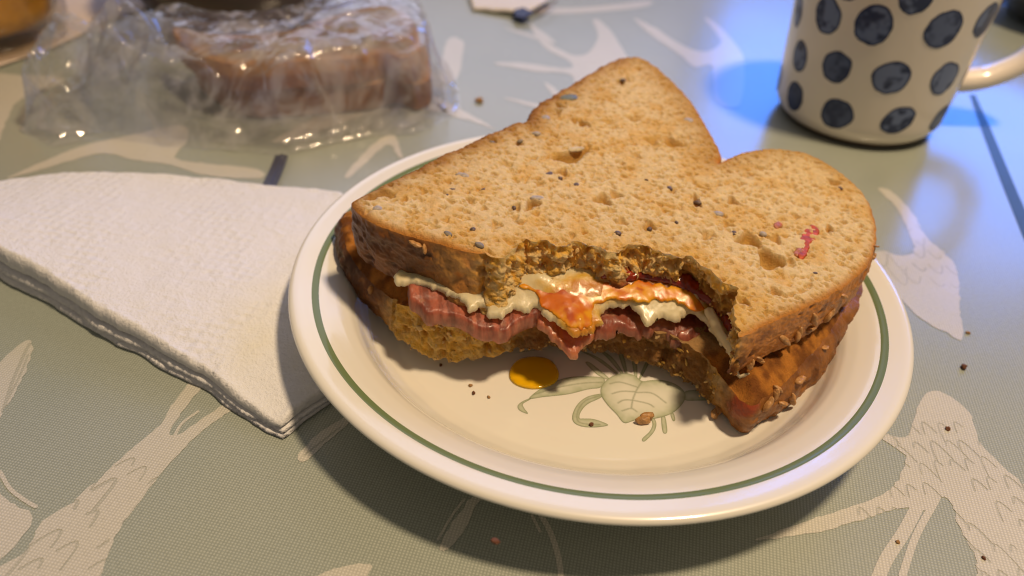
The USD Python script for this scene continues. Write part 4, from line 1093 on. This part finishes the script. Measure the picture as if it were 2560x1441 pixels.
# ------------------------------------------------------------------ bread slices in the bag
loaf_edge = [(425, 66), (455, 95), (500, 130), (560, 152), (640, 156), (720, 150), (800, 143), (880, 136), (950, 128), (1005, 140), (1040, 118), (1052, 80), (1030, 40), (985, 12), (900, 12), (800, 46), (700, 72), (600, 82), (500, 78), (445, 66)]
LB0 = np.array([at(x, y, .0270)[:2] for x, y in loaf_edge])
LB0 = LB0 + (np.stack([noise(np.c_[LB0 * 60, LB0[:, 0] * 0 + q], 3) for q in (0, 5)], 1) - .5) * .006
lm = mat('far_crumb', rough=.85, tint=True, nscale=300, namt=.2, bump=.5, bscale=700)
for k in range(2):
    zb = .0012 + .0128 * k
    B = ccw(closed(LB0 + [.004 * (1 - k), .0030 * (1 - k)], .0012))
    P, t = fill(B, .0014, k)
    d = cKDTree(B).query(P)[0]
    n = len(B)
    zt2 = zb + .0125 + .0005 * (fbm(np.c_[P * 300, P[:, 0] * 0], 3, k) - .5) - .001 * np.clip(1 - d / .0015, 0, 1) ** 2
    rows = 8
    W = np.stack([np.c_[B * 1, np.full(n, zb + .0125 * (1 - v))] for v in np.linspace(0, 1, rows)], 1)
    W[..., 2] += (.0 - .0008) * (np.linspace(1, 0, rows) ** 4)[None]
    W[..., :2] += ((fbm(W * 200, 3, 4 + k) - .5) * .002)[..., None] * np.array([.5, -.8]) * (np.linspace(0, 1, rows) > 0)[None, :, None]
    Wv = W.reshape(-1, 3)
    i = np.arange(n)[:, None] * rows + np.arange(rows - 1)[None]
    j = ((np.arange(n) + 1) % n)[:, None] * rows + np.arange(rows - 1)[None]
    wf = np.vstack([np.stack([i, i + 1, j + 1], -1).reshape(-1, 3), np.stack([i, j + 1, j], -1).reshape(-1, 3)])
    sl = thing('bread_slice', ['lowest seeded bread slice in the clear bag, under the other slice', 'seeded bread slice on top of the other one in the clear bag'][k], 'bread slice', (*B.mean(0), zb))
    n1 = fbm(np.c_[P * 200, P[:, 0] * 0], 3, 9)
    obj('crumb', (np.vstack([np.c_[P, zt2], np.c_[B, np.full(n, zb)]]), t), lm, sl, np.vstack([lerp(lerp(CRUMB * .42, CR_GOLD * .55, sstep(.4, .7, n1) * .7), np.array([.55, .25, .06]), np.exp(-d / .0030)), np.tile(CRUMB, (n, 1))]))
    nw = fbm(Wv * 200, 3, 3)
    obj('crust', (Wv, wf), lm, sl, lerp(lerp(np.array([.62, .28, .05]), CR_GOLD, sstep(.4, .7, nw)), CR_MID * 1.1, sstep(.005, .008, (zb + .0125) - Wv[:, 2]) if k else np.ones(len(Wv))))  # lit top band and shaded lower side painted into the crust colour

# ------------------------------------------------------------------ clear plastic bag
def creases(xy, pitch, amp, seed):
    """long sharp fold lines"""
    p = np.c_[xy / pitch, np.full(len(xy), seed * 3.3)]
    w = np.stack([fbm(p * .6 + q, 2, seed) for q in (0, 11, 23)], 1) * 1.6
    a = 1 - np.abs(2 * noise(p * [1.0, .45, 1] + w, seed) - 1) * 1.6
    b = 1 - np.abs(2 * noise((p + w) @ np.array([[.8, .6, 0], [-.35, .5, 0], [0, 0, 1]]) * 1.4, seed + 5) - 1) * 1.6
    return amp * (np.clip(a, -1, 1) + .6 * np.clip(b, -1, 1) - .5)


def crumple(xy, pitch, amp, seed):
    rng = np.random.default_rng(seed)
    lo, hi = xy.min(0) - pitch * 2, xy.max(0) + pitch * 2
    n = int((hi - lo).prod() / pitch ** 2)
    c_ = rng.uniform(lo, hi, (n, 2))
    c_ = np.vstack([c_, [lo, hi, [lo[0], hi[1]], [hi[0], lo[1]]]])
    return LinearNDInterpolator(c_, rng.uniform(-1, 1, len(c_)) * amp, fill_value=0)(xy)


def film_look(name, haze):
    n = {'t': ('transparent_bsdf', {'color': (.96, .96, .97)}), 'g': ('glossy_bsdf', {'color': (1, 1, 1), 'roughness': .05}), 'd': ('diffuse_bsdf', {'color': (.75, .75, .76)}), 'tl': ('translucent_bsdf', {'color': (.75, .75, .76)}),
         'dt': ('mix_closure', {'fac': .5}), 'f': ('layer_weight', {'blend': .5}), 'pw': ('math', {'math_type': 'power', 'value2': 3.5}), 'fm': ('math', {'math_type': 'multiply_add', 'value2': .50, 'value3': 0.04, 'use_clamp': True}), 'hz': ('noise_texture', {'scale': 38, 'detail': 3, 'roughness': .6, 'distortion': 2.2}), 'hr': ('map_range', {'range_type': 'smoothstep', 'from_min': .42, 'from_max': .72, 'to_min': haze * .45, 'to_max': haze * 3.2}), 'm1': ('mix_closure', {}), 'm2': ('mix_closure', {}),
         'gt': ('texture_coordinate', {}), 'n': ('noise_texture', {'scale': 260, 'detail': 1}), 'b': ('bump', {'strength': .28, 'distance': .001})}
    l = [('d.BSDF', 'dt.closure1'), ('tl.BSDF', 'dt.closure2'), ('t.BSDF', 'm1.closure1'), ('dt.closure', 'm1.closure2'), ('gt.object', 'hz.vector'), ('hz.fac', 'hr.value'), ('hr.result', 'm1.fac'), ('f.facing', 'pw.value1'), ('pw.value', 'fm.value1'), ('fm.value', 'm2.fac'), ('m1.closure', 'm2.closure1'), ('g.BSDF', 'm2.closure2'),
         ('gt.object', 'n.vector'), ('n.fac', 'b.height'), ('b.normal', 'g.normal')]
    return usdkit.material(stage, '/World/Looks/' + name, n, l, surface='m2.closure')


film_mat = film_look('clear_film', .15)
bag = thing('plastic_bag', 'crumpled clear plastic bread bag lying round the bread slices', 'plastic bag', at(700, 220))
bag_px = [(50, 330), (130, 372), (260, 350), (420, 372), (560, 380), (700, 396), (800, 372), (920, 348), (1040, 338), (1108, 306), (1128, 230), (1120, 160), (900, 190), (640, 230), (460, 170), (300, 110), (205, 150), (120, 215), (70, 260)]
loafpoly = Polygon(LB0).buffer(.004)
front_part = Polygon(np.array([at(x, y)[:2] for x, y in bag_px]))
bag_shape = unary_union([front_part, loafpoly.buffer(.014)]).buffer(.006).buffer(-.006)
BO = np.array(bag_shape.exterior.coords)
BO = ccw(resample(BO, .0011)[:-1])


def bag_layer(seed, lift, shrink, amp, lobe):
    O = np.array(Polygon(BO).buffer(-shrink).exterior.coords)[:-1] if shrink else BO
    O = ccw(resample(np.vstack([O, O[:1]]), .0011)[:-1])
    P, t = fill(O, .0011, seed)
    d = cKDTree(O).query(P)[0]
    dl = shapely.distance(shapely.points(P), loafpoly)
    h = (.0300 + lift) * np.clip(1 - dl / .046, 0, 1) ** 1.05
    for (x, y, z0, hgt, rad) in lobe:
        c_ = at(x, y, z0)[:2]
        r = np.linalg.norm(P - c_, axis=1) / rad
        h = np.maximum(h, hgt * np.clip(1 - r ** 2, 0, 1) ** .7)
    k = sstep(0, .012, d)
    h = h * sstep(0, .016, d) + .0008
    ins = sstep(.002, .012, dl)
    cr = crumple(P, .016, amp * .55, seed) + crumple(P, .0072, amp * .26, seed + 1) + crumple(P, .0036, amp * .085, seed + 2) + creases(P, .024, amp * .55, seed + 7)
    h = h + np.where(dl < .001, np.abs(cr) * .55, cr * (1 + 2.0 * sstep(.002, .014, dl))) * k
    h = np.maximum(h, .0005 + .0012 * fbm(np.c_[P * 300, P[:, 0] * 0], 2, seed))
    h = np.where(dl <= .0005, np.maximum(h, .0290), h)
    XY = P + np.c_[crumple(P, .012, .004, seed + 3), crumple(P, .012, .004, seed + 4)] * (k * sstep(0, .006, dl))[:, None]
    return np.c_[XY, h], t


obj('upper_film', bag_layer(3, .004, 0, .0075, [(320, 150, .020, .040, .032), (240, 220, .01, .022, .026), (480, 240, .008, .018, .024), (820, 250, .008, .016, .028), (1040, 180, .012, .032, .024)]), film_mat, bag, smooth=28)
obj('inner_film', bag_layer(23, .001, .006, .0050, [(340, 160, .015, .026, .024), (520, 260, .006, .010, .020), (980, 230, .008, .020, .02)]), film_mat, bag, smooth=28)

# ------------------------------------------------------------------ things at the far edge of the picture
jar = thing('preserve_jar', 'clear glass jar of amber preserve at the far left corner', 'jar', (-.322, .150, 0))
JC = np.array([-.322, .150])
glass_mat = usdkit.material(stage, '/World/Looks/jar_glass', {'t': ('transparent_bsdf', {'color': (.90, .88, .84)}), 'g': ('glossy_bsdf', {'color': (1, 1, 1), 'roughness': .04}), 'f': ('layer_weight', {'blend': .5}), 'pw': ('math', {'math_type': 'power', 'value2': 3.0}), 'fm': ('math', {'math_type': 'multiply_add', 'value2': .7, 'value3': .045, 'use_clamp': True}), 'm': ('mix_closure', {})}, [('f.facing', 'pw.value1'), ('pw.value', 'fm.value1'), ('fm.value', 'm.fac'), ('t.BSDF', 'm.closure1'), ('g.BSDF', 'm.closure2')], surface='m.closure')
amber_mat = mat('amber_preserve', base=(.85, .46, .10), rough=.3, nscale=60, namt=.35, bump=.25, bscale=150, sss=.2, sssr=(1, .4, .08))
gv, gf = revolve([(0, .0035), (.030, .0035), (.033, .0022), (.037, .0020), (.0405, .0045), (.0420, .0095), (.0425, .016), (.0425, .085), (.0400, .096), (.0350, .101), (.0350, .114), (.0325, .114), (.0325, .101), (.0375, .094), (.0392, .085), (.0392, .018), (.0370, .0115), (.031, .0095), (0, .0095)], 96, JC)
obj('glass', (gv, gf), glass_mat, jar)
av, af = revolve([(0, .0100), (.0300, .0100), (.0345, .0125), (.0362, .019), (.0362, .074), (.034, .0755), (0, .075)], 96, JC)
obj('preserve', (av, af), amber_mat, jar)
lid = mat('dull_metal_lid', base=(.45, .36, .18), rough=.35)
lv, lf = revolve([(0, .1185), (.035, .1185), (.0372, .1175), (.0375, .1165), (.0375, .104), (.0366, .103), (.0358, .104), (.0358, .1150), (0, .1150)][::-1], 96, JC)
obj('lid', (lv, lf), lid, jar)

card_mat = mat('pale_card', base=(.60, .50, .42), rough=.7, nscale=200, namt=.1)
v, f, _ = sheet(np.array([[*at(x, y)[:2], .0010] for x, y in [(-160, 215), (0, 172), (110, 134), (200, 96), (240, 70)]] + [[-.262, .235, .001], [-.330, .262, .001], [-.40, .21, .001]]), .0012, .002, .0006, smooth=False)
tag(obj('paper_mat', (v, f), card_mat), 'pale pinkish paper mat under the jar of preserve', 'mat')

pot_mat = mat('dark_brown_glaze', base=(.060, .018, .010), rough=.22, coat=.5, nscale=30, namt=.3)
PC = np.array([-.215, .224])
pv, pf = revolve([(0, .002), (.034, .002), (.037, .0003), (.040, .002), (.052, .012), (.060, .028), (.062, .045), (.057, .060), (.046, .070), (.040, .073), (.040, .079), (.0375, .079), (.0375, .072), (.045, .066), (.053, .056), (.056, .045), (.054, .03), (.040, .012), (0, .008)], 96, PC)
pot = thing('brown_pot', 'dark red brown glazed pot standing behind the plastic bag', 'pot', (*PC, 0))
obj('body', (pv, pf), pot_mat, pot)
rv, rf = revolve([(.0402, .0735), (.0422, .0745), (.0425, .0775), (.0402, .0788)], 96, PC)
obj('rim', (rv, rf), pot_mat, pot)

strip_mat = mat('grey_plastic_strip', base=(.055, .058, .085), rough=.35)
sp = [at(704, 391, .0012), at(696, 412, .0016), at(684, 440, .0018), at(668, 475, .0016)]
c_ = open_curve(np.array(sp), .001)
u = np.gradient(c_[:, :2], axis=0)
u /= np.linalg.norm(u, axis=1, keepdims=True)
s_ = np.stack([u[:, 1], -u[:, 0]], 1)
sec = [(-1, 0), (-.92, .0005), (-.3, .0005), (-.2, .0009), (.2, .0009), (.3, .0005), (.92, .0005), (1, 0), (.92, -.0004), (-.92, -.0004)]
sv = np.concatenate([np.c_[c_[:, :2] + s_ * q * .0026, c_[:, 2] + z] for q, z in sec]).reshape(len(sec), -1, 3).transpose(1, 0, 2)
k = len(sec)
fs = []
for i in range(len(c_) - 1):
    for j in range(k):
        a, b = i * k + j, i * k + (j + 1) % k
        fs += [[a, b, b + k], [a, b + k, a + k]]
for j in range(1, k - 1):
    fs += [[0, j + 1, j], [(len(c_) - 1) * k, (len(c_) - 1) * k + j, (len(c_) - 1) * k + j + 1]]
tag(obj('bag_tie', (sv.reshape(-1, 3), np.array(fs)), strip_mat, smooth=25), 'dark grey flat bag tie sticking out behind the paper napkin', 'bag tie')

packet = thing('paper_packet', 'white paper packet with a dark blue corner lying at the far edge', 'packet', at(1300, 10))
pk_mat = mat('packet_paper', base=(.72, .68, .66), rough=.6, bump=.2, bscale=200)
bl_mat = mat('packet_blue', base=(.012, .016, .07), rough=.45)
bw_mat = mat('packet_brown', base=(.20, .12, .07), rough=.5)
v, f, _ = sheet(atp([(1180, 24, .0012), (1240, 28, .002), (1290, 33, .0025), (1322, 33, .0032), (1352, 16, .004), (1372, 2, .004), (1400, -80, .003), (1290, -110, .003), (1150, -80, .0015), (1166, -20, .0012)]), .0022, .0016, .0012, amp=.0012, nsc=60, smooth=False)
obj('sachet', (v, f), pk_mat, packet)
v, f, _ = sheet(atp([(1284, 26, .0036), (1310, 19, .0046), (1336, 34, .0046), (1310, 49, .0034), (1284, 44, .0030)]), .0014, .0009, .0008, smooth=False)
obj('blue_corner', (v, f), bl_mat, packet)
v, f, _ = sheet(atp([(1338, 34, .0042), (1366, 16, .0055), (1392, 0, .0055), (1398, 4, .0045), (1370, 22, .0045), (1342, 38, .0036)]), .0010, .0008, .0006, smooth=False)
obj('brown_edge', (v, f), bw_mat, packet)

bowl = thing('dark_bowl', 'dark olive bowl with a cream rim at the far right corner', 'bowl', (.282, .356, 0))
BC = np.array([.282, .356])
ol_mat = mat('dark_olive_glaze', base=(.022, .020, .010), rough=.25, coat=.4)
bv, bf = revolve([(0, .002), (.036, .002), (.040, .0004), (.044, .002), (.055, .012), (.062, .0235), (.0595, .0235), (.052, .013), (.04, .006), (0, .006)], 96, BC)
obj('body', (bv, bf), ol_mat, bowl)
bv, bf = revolve([(.0622, .0236), (.0640, .0275), (.0638, .0290), (.0615, .0292), (.0596, .0238)], 96, BC)
obj('cream_rim', (bv, bf), china_mat, bowl)
